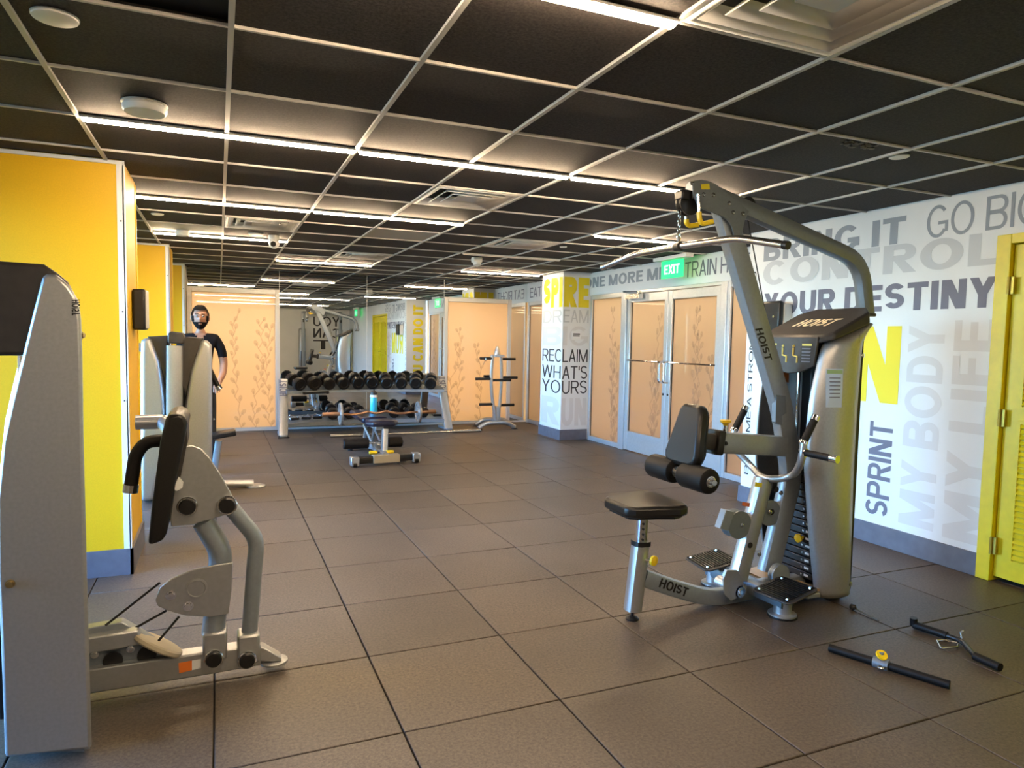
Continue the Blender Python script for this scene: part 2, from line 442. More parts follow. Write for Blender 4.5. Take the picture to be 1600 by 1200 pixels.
# ---- ceiling
CT = .6044; CX0, CY0 = -.5585, 2.3417
def gx(i): return CX0+i*CT
def gy(j): return CY0+j*CT
co = MB().box2((WL-.1, YB, CH+.03), (SF+.1, YM+.05, CH+.1)).build('ceiling', M_gap); struct(co, 'dark tiled grid ceiling of the gym')
ct0 = MB().box((0, 0, 0), (CT-.016, CT-.016, .014)).build('ceiling_tile', M_ceil, co, local=True)
skip = {(3, -2): 'vent', (3, 3): 'vent', (1, 6): 'vent', (3, 9): 'vent', (5, 6): 'vent', (3, 6): 'pale', (0, 7): 'pale', (0, -1): 'open'}
cells = []
for i in range(-4, 9):
    for j in range(-9, 14):
        cells.append((i, j))
cells.sort(key=lambda c: (0 if (c[1] >= -2 and c[0] >= -2) else 1, abs(c[1]-3)))
n = 0; rest = MB(); k0 = False
for (i, j) in cells:
    kind = skip.get((i, j))
    if kind in ('vent', 'open'): continue
    cx, cy = gx(i+.5), gy(j+.5)
    if cx > SF+.25 or cy > YM+.2 or cx < WL or cy < YB: continue
    if kind == 'pale':
        o = MB().box((cx, cy, CH+.012), (CT-.016, CT-.016, .014)).build('ceiling_tile', M_wpanel, co); o['label'] = 'pale beige ceiling tile'; continue
    if n < 240:
        o = ct0 if not k0 else ct0.copy()
        if k0: COL.objects.link(o)
        k0 = True; o.location = (cx, cy, CH+.012)
    else: rest.box((cx, cy, CH+.012), (CT-.016, CT-.016, .014))
    n += 1
if rest.v: rest.build('ceiling_tile', M_ceil, co)['kind'] = 'stuff'
for i in range(-3, 9): cbox('grid_bar', M_tbar, co, (gx(i)-.009, YB, CH-.006), (gx(i)+.009, YM, CH+.006))
for j in range(-9, 14): cbox('grid_bar', M_tbar, co, (WL, gy(j)-.006, CH-.005), (SF, gy(j)+.006, CH+.005))
# edge of the slipped tile over the open cell
MB().box((gx(.5)-.1, gy(-.5)+.12, CH+.02), (CT*.7, .18, .012), Matrix.Rotation(.12, 3, 'X')).build('ceiling_tile', M_dark, co)
# torn patch on a tile
pm = MB(); c = WF(1345, 227, CH-.001)
for k in range(40):
    a = random.uniform(0, 6.28); r = math.sqrt(random.random()); p = c+V((.11*r*math.cos(a), .055*r*math.sin(a), 0))
    pm.lathe(p, (0, 0, 1), [(random.uniform(.004, .016), 0), (.001, .006)], 6)
pm.build('torn_patch', M_ceil if False else mat('torn_tile', (.2, .18, .16), .9), co)

# ---- right wall with lettering
wr = MB().box2((WR, 2.62, 0), (WR+.5, 4.69, CH+.03)).box2((WR, YB, 2.04), (WR+.5, 2.62, CH+.03)).box2((WR, YB, 0), (WR+.5, .78, 2.04)).build('wall_right', M_wall)
struct(wr, 'white wall with large grey and yellow lettering at right')
def walltext(s, q, m, bold):
    """q: pixels of lower-left, lower-right, upper-left of the words on the right wall"""
    a, b, c = [WX(*p, WR-.0015) for p in q]
    zlo = min(a.z, 9); 
    text(s, (WR-.0015, a.y, a.z), (0, b.y-a.y, 0), (0, 0, c.z-a.z), m, wr, bold)
walltext('BRING IT', ((1193, 409), (1414, 380), (1195, 375)), M_let_m, .035)
walltext('GO BIG', ((1447, 373), (1632, 338), (1450, 324)), M_let_m, .0)
walltext('CONTROL', ((1192, 446), (1560, 420), (1192, 410)), M_let_l, .035)
walltext('YOUR DESTINY', ((1193, 493), (1556, 475), (1193, 459)), M_let_d, .035)
walltext('RUN', ((1205, 612), (1402, 637), (1205, 512)), M_let_y, .033)
def wallvert(s, y_left_px, y_right_px, ybot_px, ytop_px, m, bold):
    """text read upwards, rotated; given pixel columns at mid height"""
    xm = (ybot_px+ytop_px)/2
    ya = WX(y_left_px, xm, WR).y; yb = WX(y_right_px, xm, WR).y
    z0 = WX((y_left_px+y_right_px)/2, ybot_px, WR).z; z1 = WX((y_left_px+y_right_px)/2, ytop_px, WR).z
    text(s, (WR-.0015, yb, z0), (0, 0, z1-z0), (0, ya-yb, 0), m, wr, bold)
wallvert('SPRINT', 1356, 1392, 806, 659, M_let_d, .02)
wallvert('MY BODY', 1412, 1468, 826, 508, M_let_ll, .03)
wallvert('MY LIFE', 1482, 1547, 850, 500, M_let_ll, .03)
# narrow upward line at the far edge of the wall
text('BECOME A STRONGER YOU', (WR-.0015, 4.6, .25), (0, 0, 1.75), (0, .05, 0), M_let_k, wr, 0)
# end face that looks at the mirror
text('YOU CAN DO IT', (WR+.42, 4.6915, .15), (0, 0, 2.05), (-.25, 0, 0), M_let_y, wr, .05)
bb = MB().box2((WR-.014, 2.63, 0), (WR, 4.704, .142)).box2((WR-.014, 4.69, 0), (SF-.05, 4.704, .142)).box2((WR-.014, YB, 0), (WR, .78, .142)).build('baseboard_right', M_base, bevel=.002)
struct(bb, 'slate grey baseboard along the lettered right wall')

# ---- yellow louvred double door in the right wall
dr = MB().box2((WR-.02, 2.555, 0), (WR+.12, 2.635, 2.04)).box2((WR-.02, .77, 0), (WR+.12, .85, 2.04)).box2((WR-.02, .85, 1.985), (WR+.12, 2.555, 2.04)).build('door_3', M_ydoor, bevel=.003)
struct(dr, 'yellow louvred double door set in the right wall')
for (y0, y1) in ((1.705, 2.55), (.855, 1.70)):
    sl = MB().box2((WR+.012, y0, .03), (WR+.055, y1, 1.98)).build('door_leaf', M_ydoor, dr, bevel=.002)
    for (za, zb) in ((.15, .95), (1.05, 1.82)):
        fr = MB()
        for (a, b, c_, d) in ((y0+.1, y1-.1, za-.02, za), (y0+.1, y1-.1, zb, zb+.02), (y0+.08, y0+.1, za-.02, zb+.02), (y1-.1, y1-.08, za-.02, zb+.02)):
            fr.box2((WR, a, c_), (WR+.014, b, d))
        fr.build('louvre_frame', M_ydoor, sl)
        k = 0; z = za+.02
        base = None
        while z < zb-.01:
            if base is None:
                base = MB().box((0, 0, 0), (.004, y1-y0-.2, .026), Matrix.Rotation(.7, 3, 'Y')).build('louvre_slat', M_ydoor, sl, local=True)
                base.location = (WR+.006, (y0+y1)/2, z)
            else:
                o = base.copy(); COL.objects.link(o); o.location = (WR+.006, (y0+y1)/2, z)
            z += .032
for pz in ((1571, 447), (1558, 652), (1547, 850)):
    z = WX(*pz, WR).z
    MB().cyl((WR-.024, 2.553, z-.05), (WR-.024, 2.553, z+.05), .008, 8).box((WR-.012, 2.553, z), (.014, .05, .1)).build('hinge', mat('aged_brass', (.45, .33, .05), .4, .6), dr)
MB().cyl((WR+.012, 1.76, 1.0), (WR-.05, 1.76, 1.0), .012, 10).cyl((WR-.05, 1.76, 1.0), (WR-.05, 1.88, 1.0), .01, 10).build('door_handle', M_chrome, dr)
struct(MB().box2((WR+.13, .7, 0), (WR+.17, 2.7, 2.1)).build('wall_closet', M_dark), 'dark closet backing behind the yellow doors')

# ---- rear wall behind the camera
rw = MB().box2((WL-.1, YB-.1, 0), (WR+.5, YB, CH+.1)).build('wall_rear', M_wall); struct(rw, 'white lettered wall behind the camera, seen in the mirror')
for k, s in enumerate(('YOU', 'CAN', 'IT')):
    text(s, (3.9, YB+.002, 1.75-.4*k), (-.9, 0, 0), (0, 0, .32), M_let_k, rw, .01)

# ---- shop fronts on the right
Y1a, Y1b = 4.69, 8.43                       # first shop front, up to the white column
hd = MB().box2((SF-.03, Y1a, 2.02), (SF+.2, Y1b, CH+.03)).build('wall_header', M_wall, bevel=.003)
struct(hd, 'white header with lettering above the glass double doors')
def hdtext(s, xa, xb, z0, z1, m, bold, par):
    a = WX(xa, 430, SF-.0315).y; b = WX(xb, 420, SF-.0315).y
    text(s, (SF-.0315, a, z0), (0, b-a, 0), (0, 0, z1-z0), m, par, bold)
hdtext('ONE MORE MILE', 914, 1060, 2.125, 2.265, M_let_m, .035, hd)
hdtext('TRAIN HARD', 1070, 1180, 2.105, 2.275, M_let_d, 0, hd)
hd2 = MB().box2((SF-.03, 9.09, 2.02), (SF+.2, YM, CH+.03)).build('wall_header_far', M_wall, bevel=.003)
struct(hd2, 'white header reading EAT RIGHT beyond the column')
text('EAT RIGHT', (SF-.0315, YM-.12, 2.09), (0, -1.2, 0), (0, 0, .16), M_let_d, hd2, 0)
def vines(par, P, sx, w0, w1, h0, h1, seed, dens=3, flip=1):
    """sprig film: P(a,z) -> point on the glass, a in metres across"""
    rnd = random.Random(seed); b = MB()
    def strip(pts, wd):
        for (p, q) in zip(pts, pts[1:]):
            dx, dz = q[0]-p[0], q[1]-p[1]; L = math.hypot(dx, dz) or 1; nx, nz = -dz/L*wd, dx/L*wd
            b.add([P(p[0]+nx, p[1]+nz), P(p[0]-nx, p[1]-nz), P(q[0]-nx, q[1]-nz), P(q[0]+nx, q[1]+nz)], [(0,1,2,3)])
    def blob(a, z, r, ang):
        pts = []
        for i in range(8):
            t = 2*math.pi*i/8; u = r*.62*math.cos(t); v_ = r*math.sin(t)
            pts.append(P(a+u*math.cos(ang)-v_*math.sin(ang), z+u*math.sin(ang)+v_*math.cos(ang)))
        b.add(pts, [tuple(range(8))])
    for k in range(dens):
        a = rnd.uniform(w0, w1); z = h0; ang = math.pi/2+rnd.uniform(-.3, .3); top = rnd.uniform(.55, 1)*h1
        side = rnd.choice((-1, 1))
        while z < top:
            L = rnd.uniform(.07, .12); ang = math.pi/2+side*rnd.uniform(.2, .65)
            a2 = a+L*math.cos(ang)*sx; z2 = z+L*math.sin(ang)
            if a2 < w0+.02 or a2 > w1-.02: a2 = 2*a-a2
            a2 = min(max(a2, w0+.02), w1-.02)
            strip([(a, z), (a2, z2)], .008)
            if rnd.random() < .85:
                la = ang-side*rnd.uniform(.5, 1.1); l2 = rnd.uniform(.05, .09)
                e = (min(max(a+l2*math.cos(la), w0+.02), w1-.02), z+l2*math.sin(la)); strip([(a, z), e], .006); blob(e[0], e[1], rnd.uniform(.034, .05), la-math.pi/2)
            a, z = a2, z2; side = -side
        blob(a, z, .036, 0)
    o = b.build('sprig_film', M_vine, par); o['label'] = 'etched sprig pattern'
    return o
def sfP(X): return lambda a, z: V((X, a, z))
def glazed(name, label, y0, y1, fr=.045, z0=.0, z1=2.02, rail=.06, pane_in=True, X=SF, seed=1, dens=3, bottom=None):
    bot = bottom or rail
    b = MB()
    b.box2((X-.035, y0, z0), (X+.035, y0+fr, z1)).box2((X-.035, y1-fr, z0), (X+.035, y1, z1))
    b.box2((X-.03, y0+fr, z1-rail), (X+.03, y1-fr, z1)).box2((X-.03, y0+fr, z0), (X+.03, y1-fr, z0+bot))
    o = b.build(name, M_alu, bevel=.003); struct(o, label)
    p = cbox('glass_pane', M_frost, o, (X-.004, y0+fr, z0+bot), (X+.004, y1-fr, z1-rail))
    g = MB()
    for yy in (y0+fr, y1-fr): g.box2((X-.012, yy-.006, z0+bot), (X-.004, yy+.006, z1-rail))
    g.build('gasket', M_black, p)
    vines(p, sfP(X-.0055), 1, y0+fr+.01, y0+fr+(y1-y0-2*fr)*.62, z0+bot, z1-rail-.15, seed, dens)
    return o
glazed('window_1', 'frosted sidelight with sprig film left of the glass doors, beside the white column', 7.56, 8.40, seed=3, dens=3)
fr = MB().box2((SF-.05, 7.46, 0), (SF+.05, 7.56, 2.02)).box2((SF-.05, 5.60, 0), (SF+.05, 5.69, 2.02)).box2((SF-.05, 5.69, 1.985), (SF+.05, 7.46, 2.02)).build('door_frame', M_alu, bevel=.003)
struct(fr, 'aluminium frame around the frosted double doors')
def doorleaf(name, label, y0, y1, seed, hy):
    o = glazed(name, label, y0, y1, fr=.07, z0=.012, z1=1.98, rail=.1, bottom=.24, seed=seed, dens=3)
    MB().tube([(SF-.035, y0+.06, 1.155), (SF-.075, y0+.09, 1.155), (SF-.075, y1-.09, 1.155), (SF-.035, y1-.06, 1.155)], .011, 8, .02).build('push_bar', M_chrome, o)
    MB().tube([(SF-.035, hy, .92), (SF-.11, hy, .92), (SF-.11, hy, 1.16), (SF-.035, hy, 1.16)], .012, 10, .04).build('pull_handle', M_chrome, o)
    MB().cyl((SF-.034, hy, .78), (SF-.042, hy, .78), .014, 12).build('lock', M_black, o)
    return o
d1 = doorleaf('door_1', 'left leaf of the frosted double doors, with the closer arm', 6.60, 7.455, 11, 6.64)
d2 = doorleaf('door_2', 'right leaf of the frosted double doors, behind the chest pad', 5.695, 6.595, 12, 6.55)
MB().box((SF-.08, 7.25, 1.945), (.06, .3, .06)).box((SF-.09, 7.12, 1.985), (.03, .04, .03)).tube([(SF-.09, 7.12, 1.995), (SF-.2, 7.3, 2.0), (SF-.04, 7.46, 2.005)], .009, 8).build('closer_arm', M_steel, d1)
glazed('window_2', 'narrow frosted sidelight right of the double doors', 4.75, 5.60, seed=17, dens=2)
glazed('window_3', 'frosted shop window under the EAT RIGHT header', 9.11, 10.50, seed=21, dens=3)
# ---- white column
cX0, cY0, cY1 = 4.372, 8.43, 9.09
cl = MB().box2((cX0, cY0, 0), (SF+.15, cY1, CH+.03)).build('wall_column', M_wall, bevel=.004); struct(cl, 'white lettered column between the two shop fronts')
bb2 = MB().box2((cX0-.014, cY0-.014, 0), (SF-.03, cY1+.014, .145)).build('baseboard_column', M_base, bevel=.002); struct(bb2, 'slate grey baseboard round the white column')
def coltext(left, front, z0, z1, m, bold, far=None, fx=0.0):
    wdt = SF-.03-cX0
    text(front, (cX0+.012+fx, cY0-.0015, z0), (wdt-.024-fx, 0, 0), (0, 0, z1-z0), m, cl, bold)
    if left: text(left, (cX0-.0015, cY1-.05, z0), (0, -(cY1-cY0-.07), 0), (0, 0, z1-z0), m, cl, bold)
    if far: text(far, (SF-.06, cY1+.0015, z0), (-(wdt-.05), 0, 0), (0, 0, z1-z0), m, cl, bold)
def cz(y): return W(896, y, cY0).z
coltext('SPI', 'RE', cz(480), cz(433), M_let_y, .06, 'IN')
coltext('DR', 'EAM', cz(504), cz(484), M_let_l, 0)
coltext('B', 'IG', cz(540), cz(510), M_let_ll, .02)
coltext('REC', 'LAIM', cz(566), cz(546), M_let_k, 0)
coltext('WH', "AT'S", cz(592), cz(572), M_let_k, 0)
coltext('YO', 'URS', cz(615), cz(595), M_let_k, 0)
coltext('R', 'UN', cz(665), cz(622), M_let_ll, .04)
nb = cbox('notice', M_paper, None, (4.52, cY0-.006, cz(531)), (4.66, cY0-.001, cz(517))); tag(nb, 'small printed notice fixed to the front of the white column', 'notice')
MB().box2((4.54, cY0-.0065, cz(523)), (4.645, cY0-.006, cz(521))).box2((4.535, cY0-.0065, cz(525.5)), (4.64, cY0-.006, cz(524))).build('print_lines', M_let_k, nb)

# ---- corridor behind the shop fronts and behind the back wall (warm lit)
cw = MB()
cw.box2((SF+1.6, 4.4, 0), (SF+1.7, 13, CH+.1)).box2((WL, 13, 0), (SF+1.7, 13.1, CH+.1)).box2((WL-.1, YM, 0), (WL, 13.1, CH+.1)).box2((SF, 4.4, 0), (SF+1.7, 4.5, CH+.1))
cw.box2((SF, 4.4, CH), (SF+1.7, 13.1, CH+.1)).box2((WL, YM+.06, CH), (SF, 13.1, CH+.1))
struct(cw.build('wall_corridor', M_corr), 'warm lit corridor behind the frosted glass')
struct(MB().box2((SF+.1, 4.4, -.06), (SF+1.7, 13.1, -.01)).box2((WL, YM+.06, -.06), (SF+.1, 13.1, -.01)).build('floor_corridor', M_corrf), 'pale polished floor of the corridor behind the frosted glass')
def warm(loc, sx, sy, e, rot=(0, 0, 0)):
    l = bpy.data.lights.new('corridor_lamp', 'AREA'); l.shape = 'RECTANGLE'; l.size = sx; l.size_y = sy; l.energy = e; l.color = (1, .78, .5)
    o = bpy.data.objects.new('corridor_lamp', l); COL.objects.link(o); o.location = loc; o.rotation_euler = rot
warm((SF+1.0, 7.6, CH-.03), .5, 6, 125)
warm((1.2, 11.8, CH-.03), 7, .5, 125)

# ---- back wall: mirror panes with two frosted windows
mw = MB().box2((WL, YM+.012, 2.05), (SF, YM+.06, CH+.03)).box2((.825, YM+.012, 0), (3.335, YM+.06, 2.05)).box2((4.5, YM+.012, 0), (SF, YM+.06, 2.05)).box2((WL, YM+.012, 0), (-.4, YM+.06, 2.05)).build('wall_back', M_white)
struct(mw, 'back wall lined with mirror panes')
for (a, b, z0, z1) in ((-.398, .8235, 2.055, CH-.002), (.8255, 2.0985, .03, CH-.002), (2.1015, 3.3335, .03, CH-.002), (3.3365, 4.56, 2.055, CH-.002), (4.503, 4.80, .03, 2.052), (4.563, 4.80, 2.055, CH-.002)):
    cbox('mirror_pane', M_mirror, mw, (a, YM, z0), (b, YM+.012, z1))
for xx in (.8245, 2.1, 3.335): cbox('mirror_joint', M_white, mw, (xx-.003, YM-.002, .03), (xx+.003, YM, CH-.002))
def backwin(name, label, x0, x1, seed):
    b = MB(); fr = .06; z1 = 2.05
    b.box2((x0, YM-.03, 0), (x0+fr, YM+.03, z1)).box2((x1-fr, YM-.03, 0), (x1, YM+.03, z1)).box2((x0+fr, YM-.028, z1-.07), (x1-fr, YM+.028, z1)).box2((x0+fr, YM-.028, 0), (x1-fr, YM+.028, .05))
    o = b.build(name, M_trimg, bevel=.003); struct(o, label)
    p = cbox('glass_pane', M_frost, o, (x0+fr, YM-.004, .05), (x1-fr, YM+.004, z1-.07))
    vines(p, lambda a, z: V((a, YM-.0055, z)), 1, *((x0+fr+.01, x0+fr+.62) if seed == 31 else (x0+.55, x1-fr-.02)), .05, 1.75, seed, 3)
backwin('window_4', 'frosted window with sprigs at the left of the back wall, behind the man', -.40, .825, 33)
backwin('window_5', 'frosted window with sprigs behind the weight tree', 3.335, 4.50, 31)

# ---- yellow piers and window wall at left
def pier(name, label, y0, y1, xr=PX_):
    o = MB().box2((WL, y0, .0), (xr, y1, CH+.03)).build(name, M_yell, bevel=.003); struct(o, label)
    t = MB().box2((xr-.03, y0-.008, .15), (xr+.004, y0+.002, CH-.01)).box2((xr-.002, y0-.008, .15), (xr+.008, y0+.03, CH-.01)).build('corner_trim', M_white, o)
    MB().box2((xr-.002, y1-.03, .15), (xr+.006, y1, CH-.01)).build('corner_trim', M_ystick, o)
    MB().box2((WL, y0-.016, 0), (xr+.016, y0-.0005, .15)).box2((xr+.0005, y0-.016, 0), (xr+.016, y1+.016, .15)).build('baseboard', M_base, o)
    MB().box2((WL, y0-.01, CH-.02), (xr+.01, y0, CH)).build('top_trim', M_white, o)
    b = MB()
    for z in (.5, 1.0, 1.5, 2.0): b.cut().lathe((xr-.012, y0-.008, z), (0, -1, 0), [(.005, 0), (.003, .003)], 8)
    b.build('screw', M_dark, t)
    return o
pier('wall_pier', 'near yellow pier with white corner trim', 4.385, 4.995)
pier('wall_pier.001', 'second yellow pier behind the double-tower machine', 8.15, 8.76)
pier('wall_pier.002', 'narrow yellow pier against the back wall', 10.3, 10.54, -.42)
# window wall
wl = MB().box2((WL-.12, YB, 0), (WL, 2.0, CH+.03)).box2((WL-.12, YB, 0), (WL, YM, .1)).box2((WL-.12, YB, 2.2), (WL, YM, CH+.03)).build('wall_left', M_white); struct(wl, 'low sill and lintel of the window wall at left')
for n, (y0, y1) in enumerate(((2.0, 4.385), (4.995, 8.15), (8.76, 10.3))):
    b = MB()
    k = max(1, round((y1-y0)/1.3)); st = (y1-y0)/k
    for q in range(k+1): b.box2((WL-.09, y0+q*st-.03, .1), (WL-.03, y0+q*st+.03, 2.2))
    b.box2((WL-.09, y0, .1), (WL-.03, y1, .16)).box2((WL-.09, y0, 2.14), (WL-.03, y1, 2.2))
    o = b.build('window_%d' % (6+n), M_alu); struct(o, 'daylight window bay %s of the left wall' % ('nearest the camera', 'between the yellow piers', 'by the back wall')[n])
    for q in range(k): cbox('glass_pane', M_glass, o, (WL-.062, y0+q*st+.03, .16), (WL-.058, y0+(q+1)*st-.03, 2.14))

# ================================================================ CEILING FITTINGS
def led(i0, j, label, n=2, lit=True):
    x0, x1 = gx(i0)+.012, gx(i0+n)-.004; y = gy(j); t = thing('led_light', label, 'light', ((x0+x1)/2, y, CH-.006), 0, 'LED bars on the ceiling')
    cbox('housing', M_white, t, (x0, y-.02, CH-.012), (x1, y+.02, CH-.005))
    cbox('diffuser', M_led if lit else M_ledoff, t, (x0+.006, y-.013, CH-.024), (x1-.006, y+.013, CH-.012), .004)
led(1, -1, 'lit LED bar at the top edge, ending at the big square air vent')
led(0, 2, 'lit LED bar over the near yellow pier, left of its row')
led(2, 2, 'lit LED bar in the middle of the nearest full row')
led(4, 2, 'lit LED bar ending behind the top of the pulldown machine')
led(0, 5, 'lit LED bar of the second row, starting at the near yellow pier')
led(2, 5, 'lit LED bar of the second row, beside the pale ceiling tile')
led(6, 5, 'lit LED bar above the glass doors, by the hanging pull bar')
led(0, 8, 'lit LED bar by the dome camera near the second pier')
led(5, 8, 'unlit LED bar beside the hanging sensor', lit=False)
led(2, 11, 'lit LED bar in front of the mirror, left of centre')
led(6, 11, 'lit LED bar in front of the white column')
for i0, nm in ((0, 'leftmost'), (2, 'middle'), (4, 'rightmost')): led(i0, -4, 'lit LED bar behind the camera, %s in its row, seen in the mirror' % ('leftmost' if i0 == 0 else nm))

def vent(i, j, label):
    x0, y0 = gx(i)+.006, gy(j)+.006; L = CT-.012; cx, cy = x0+L/2, y0+L/2
    t = thing('ceiling_vent', label, 'vent', (cx, cy, CH), 0, 'square ceiling air vents')
    def ring(h0, z0, h1, z1, name):
        b = MB(); vs = []
        for (h, z) in ((h0, z0), (h1, z1)):
            vs += [(cx-h, cy-h, z), (cx+h, cy-h, z), (cx+h, cy+h, z), (cx-h, cy+h, z)]
        b.add(vs, [(k, (k+1) % 4, (k+1) % 4+4, k+4) for k in range(4)])
        b.build(name, M_vent, t, solid=.004)
    ring(.29, CH-.004, .265, CH-.004, 'frame'); ring(.262, CH-.004, .2, CH+.05, 'cone')
    ring(.205, CH-.006, .15, CH+.045, 'cone'); ring(.14, CH-.008, .09, CH+.04, 'cone')
    cbox('centre_plate', M_vent, t, (cx-.075, cy-.075, CH+.0), (cx+.075, cy+.075, CH+.006))
    cbox('duct', M_dark, t, (cx-.28, cy-.28, CH+.055), (cx+.28, cy+.28, CH+.062))
vent(3, -2, 'large square white air vent cut by the top edge of the photo')
vent(3, 3, 'square air vent between the first two LED rows')
vent(1, 6, 'square air vent near the second yellow pier')
vent(3, 9, 'square air vent in front of the mirror')
vent(5, 6, 'square air vent in front of the glass doors')
def disc(px, py, r, h, label, cat='smoke detector', name='ceiling_speaker', cone=.85):
    c = WF(px, py, CH-.004); t = thing(name, label, cat, (c.x, c.y, CH))
    MB().lathe((c.x, c.y, CH+.002), (0, 0, -1), [(r*cone, 0), (r, h*.4), (r*.98, h*.8), (r*.9, h), (0, h)], 28).build('cover', M_white, t)
    MB().lathe((c.x, c.y, CH+.001), (0, 0, -1), [(r*1.04, 0), (r*1.04, .004)], 28).build('rim', M_trimg, t)
disc(86, 28, .062, .012, 'flat round cover in the top left corner of the ceiling', 'ceiling cover', 'ceiling_cover')
disc(226, 164, .085, .04, 'thick round detector above the near LED row', 'detector', 'smoke_detector')
disc(1405, 246, .045, .008, 'small white disc on the ceiling over the lettered wall', 'ceiling cover', 'ceiling_cover')
disc(246, 335, .045, .01, 'small round cover beside the near pier behind the second LED row', 'ceiling cover', 'ceiling_cover')
disc(880, 386, .035, .01, 'small round cover near the vent before the glass doors', 'ceiling cover', 'ceiling_cover')
disc(285, 361, .06, .05, 'round detector on the pale tile near the second pier', 'detector', 'smoke_detector')
disc(400, 366, .07, .012, 'flat round cover beside the dome camera', 'ceiling cover', 'ceiling_cover')
c = WF(428, 368, CH); t = thing('security_camera', 'white turret security camera under the ceiling', 'camera', c)
MB().lathe((c.x, c.y, CH), (0, 0, -1), [(.05, 0), (.055, .03), (.05, .045)], 20).build('mount', M_white, t)
MB().ball((c.x, c.y-.01, CH-.075), .05).build('eyeball', M_white, t)
MB().lathe((c.x-.01, c.y-.05, CH-.085), (-.1, -1, -.25), [(.025, 0), (.025, .012), (0, .012)], 16).build('lens', M_black, t)
c = WF(745, 402, CH); t = thing('motion_sensor', 'white hanging sensor box beside the unlit LED bar', 'sensor', c)
MB().box((c.x, c.y, CH-.03), (.11, .09, .06)).build('housing', M_white, t, bevel=.01)
MB().lathe((c.x, c.y-.01, CH-.06), (0, -.2, -1), [(.05, 0), (.045, .03), (.02, .045), (0, .047)], 16).build('lens', M_paper, t)
def exit_sign(label, X, y0, y1, z0, z1):
    t = thing('exit_sign', label, 'exit sign', (X, (y0+y1)/2, CH))
    cbox('canopy', M_white, t, (X-.05, y0-.1, CH-.045), (X+.05, y1+.1, CH-.005), .004)
    p = cbox('sign_plate', M_green, t, (X-.006, y0, z0), (X+.006, y1, z1), .003)
    text('EXIT', (X-.0075, y1-.06, z0+.045), (0, -(y1-y0-.12), 0), (0, 0, z1-z0-.09), mat('exit_letters', (.9, 1, .95), .4, emit=(.35, 1, .55), es=.7), p, .03)
exit_sign('green EXIT sign hanging above the glass double doors', 4.55, 6.03, 6.42, 2.085, 2.275)
exit_sign('green EXIT sign behind the camera, seen in the mirror', 4.05, -1.2, -.8, 2.06, 2.26)

# ================================================================ WALL DEVICES
def dispenser(label, P, dx):
    """P: centre on wall, dx: direction out of the wall (+-1 along X)"""
    t = thing('wipe_dispenser', label, 'dispenser', P)
    x, y, z = P
    MB().box((x+dx*.05, y, z), (.1, .24, .25)).build('back_box', M_trimg, t, bevel=.015)
    b = MB(); prof = [(-.09, .13), (.07, .13), (.1, .05), (.09, -.14), (-.07, -.14)]
    MB().box((x+dx*.115, y, z+.01), (.05, .24, .27)).build('front_cover', M_black, t, bevel=.018)
    MB().cyl((x+dx*.14, y-.06, z+.02), (x+dx*.146, y-.06, z+.02), .01, 10).build('lock', M_chrome, t)
dispenser('black-fronted dispenser on the lettered wall behind the pulldown mast', (WR, 4.3, 1.585), -1)
t = thing('soap_dispenser', 'black boxy dispenser on the side of the near yellow pier', 'dispenser', (PX_, 4.75, 1.3))
a = W(200, 450, 4.75); b_ = W(231, 517, 4.75)
MB().box2((PX_+.001, 4.72, b_.z+.02), (PX_+.02, 4.84, a.z-.02)).build('back_plate', M_dark, t)
MB().box2((PX_+.004, 4.69, b_.z+.005), (b_.x-.006, 4.87, a.z-.005)).build('cover', M_black, t, bevel=.012)
MB().box2((b_.x-.008, 4.70, b_.z+.015), (b_.x, 4.86, a.z-.01)).build('front_panel', M_trimg, t, bevel=.004)

# ================================================================ MACHINES
def shroud(parent, M, hw, side, prof, zr, m=M_shroud, bulge=.05):
    """curved side cover; M maps local (forward, lateral, up); prof: (z, forward reach); rear edge at 0"""
    rows = []
    N = 10
    for (z, wd) in prof:
        r = []
        for k in range(N+1):
            t = k/N
            y = hw - .09*(1-t)**4 - .085*(1-math.sqrt(1-(max(0, t-.3)/.71)**2))
            r.append(M @ V((wd*t, side*y, z)))
        rows.append(r)
    b = MB(); vs = [p for r in rows for p in r]; n = N+1
    fs = [(i*n+k, i*n+k+1, (i+1)*n+k+1, (i+1)*n+k) for i in range(len(rows)-1) for k in range(N)]
    b.add(vs, fs)
    o = b.build('shroud', m, parent, ang=50, solid=.012)
    return o
def dense(prof, n=4):
    """Catmull style densify of a (z, w) profile"""
    out = []
    for i in range(len(prof)-1):
        p0 = prof[max(i-1, 0)]; p1 = prof[i]; p2 = prof[i+1]; p3 = prof[min(i+2, len(prof)-1)]
        for k in range(n):
            t = k/n
            out.append(tuple(.5*((2*p1[c])+(-p0[c]+p2[c])*t+(2*p0[c]-5*p1[c]+4*p2[c]-p3[c])*t*t+(-p0[c]+3*p1[c]-3*p2[c]+p3[c])*t**3) for c in (0, 1)))
    out.append(prof[-1]); return out
def P_(pxs, Y): return [W(x, y, Y) for (x, y) in pxs]
def bolt(b, p, ax, r=.011): b.cut().lathe(p, ax, [(r*1.4, 0), (r*1.4, .003), (r, .003), (r*.9, .009), (0, .01)], 10)

# ---------------- lat pulldown / row machine (foreground right)
YL = 2.82
lat = thing('lat_pulldown_machine', 'large silver pulldown and row machine with black seat at right', 'gym machine', (2.55, YL, 0))
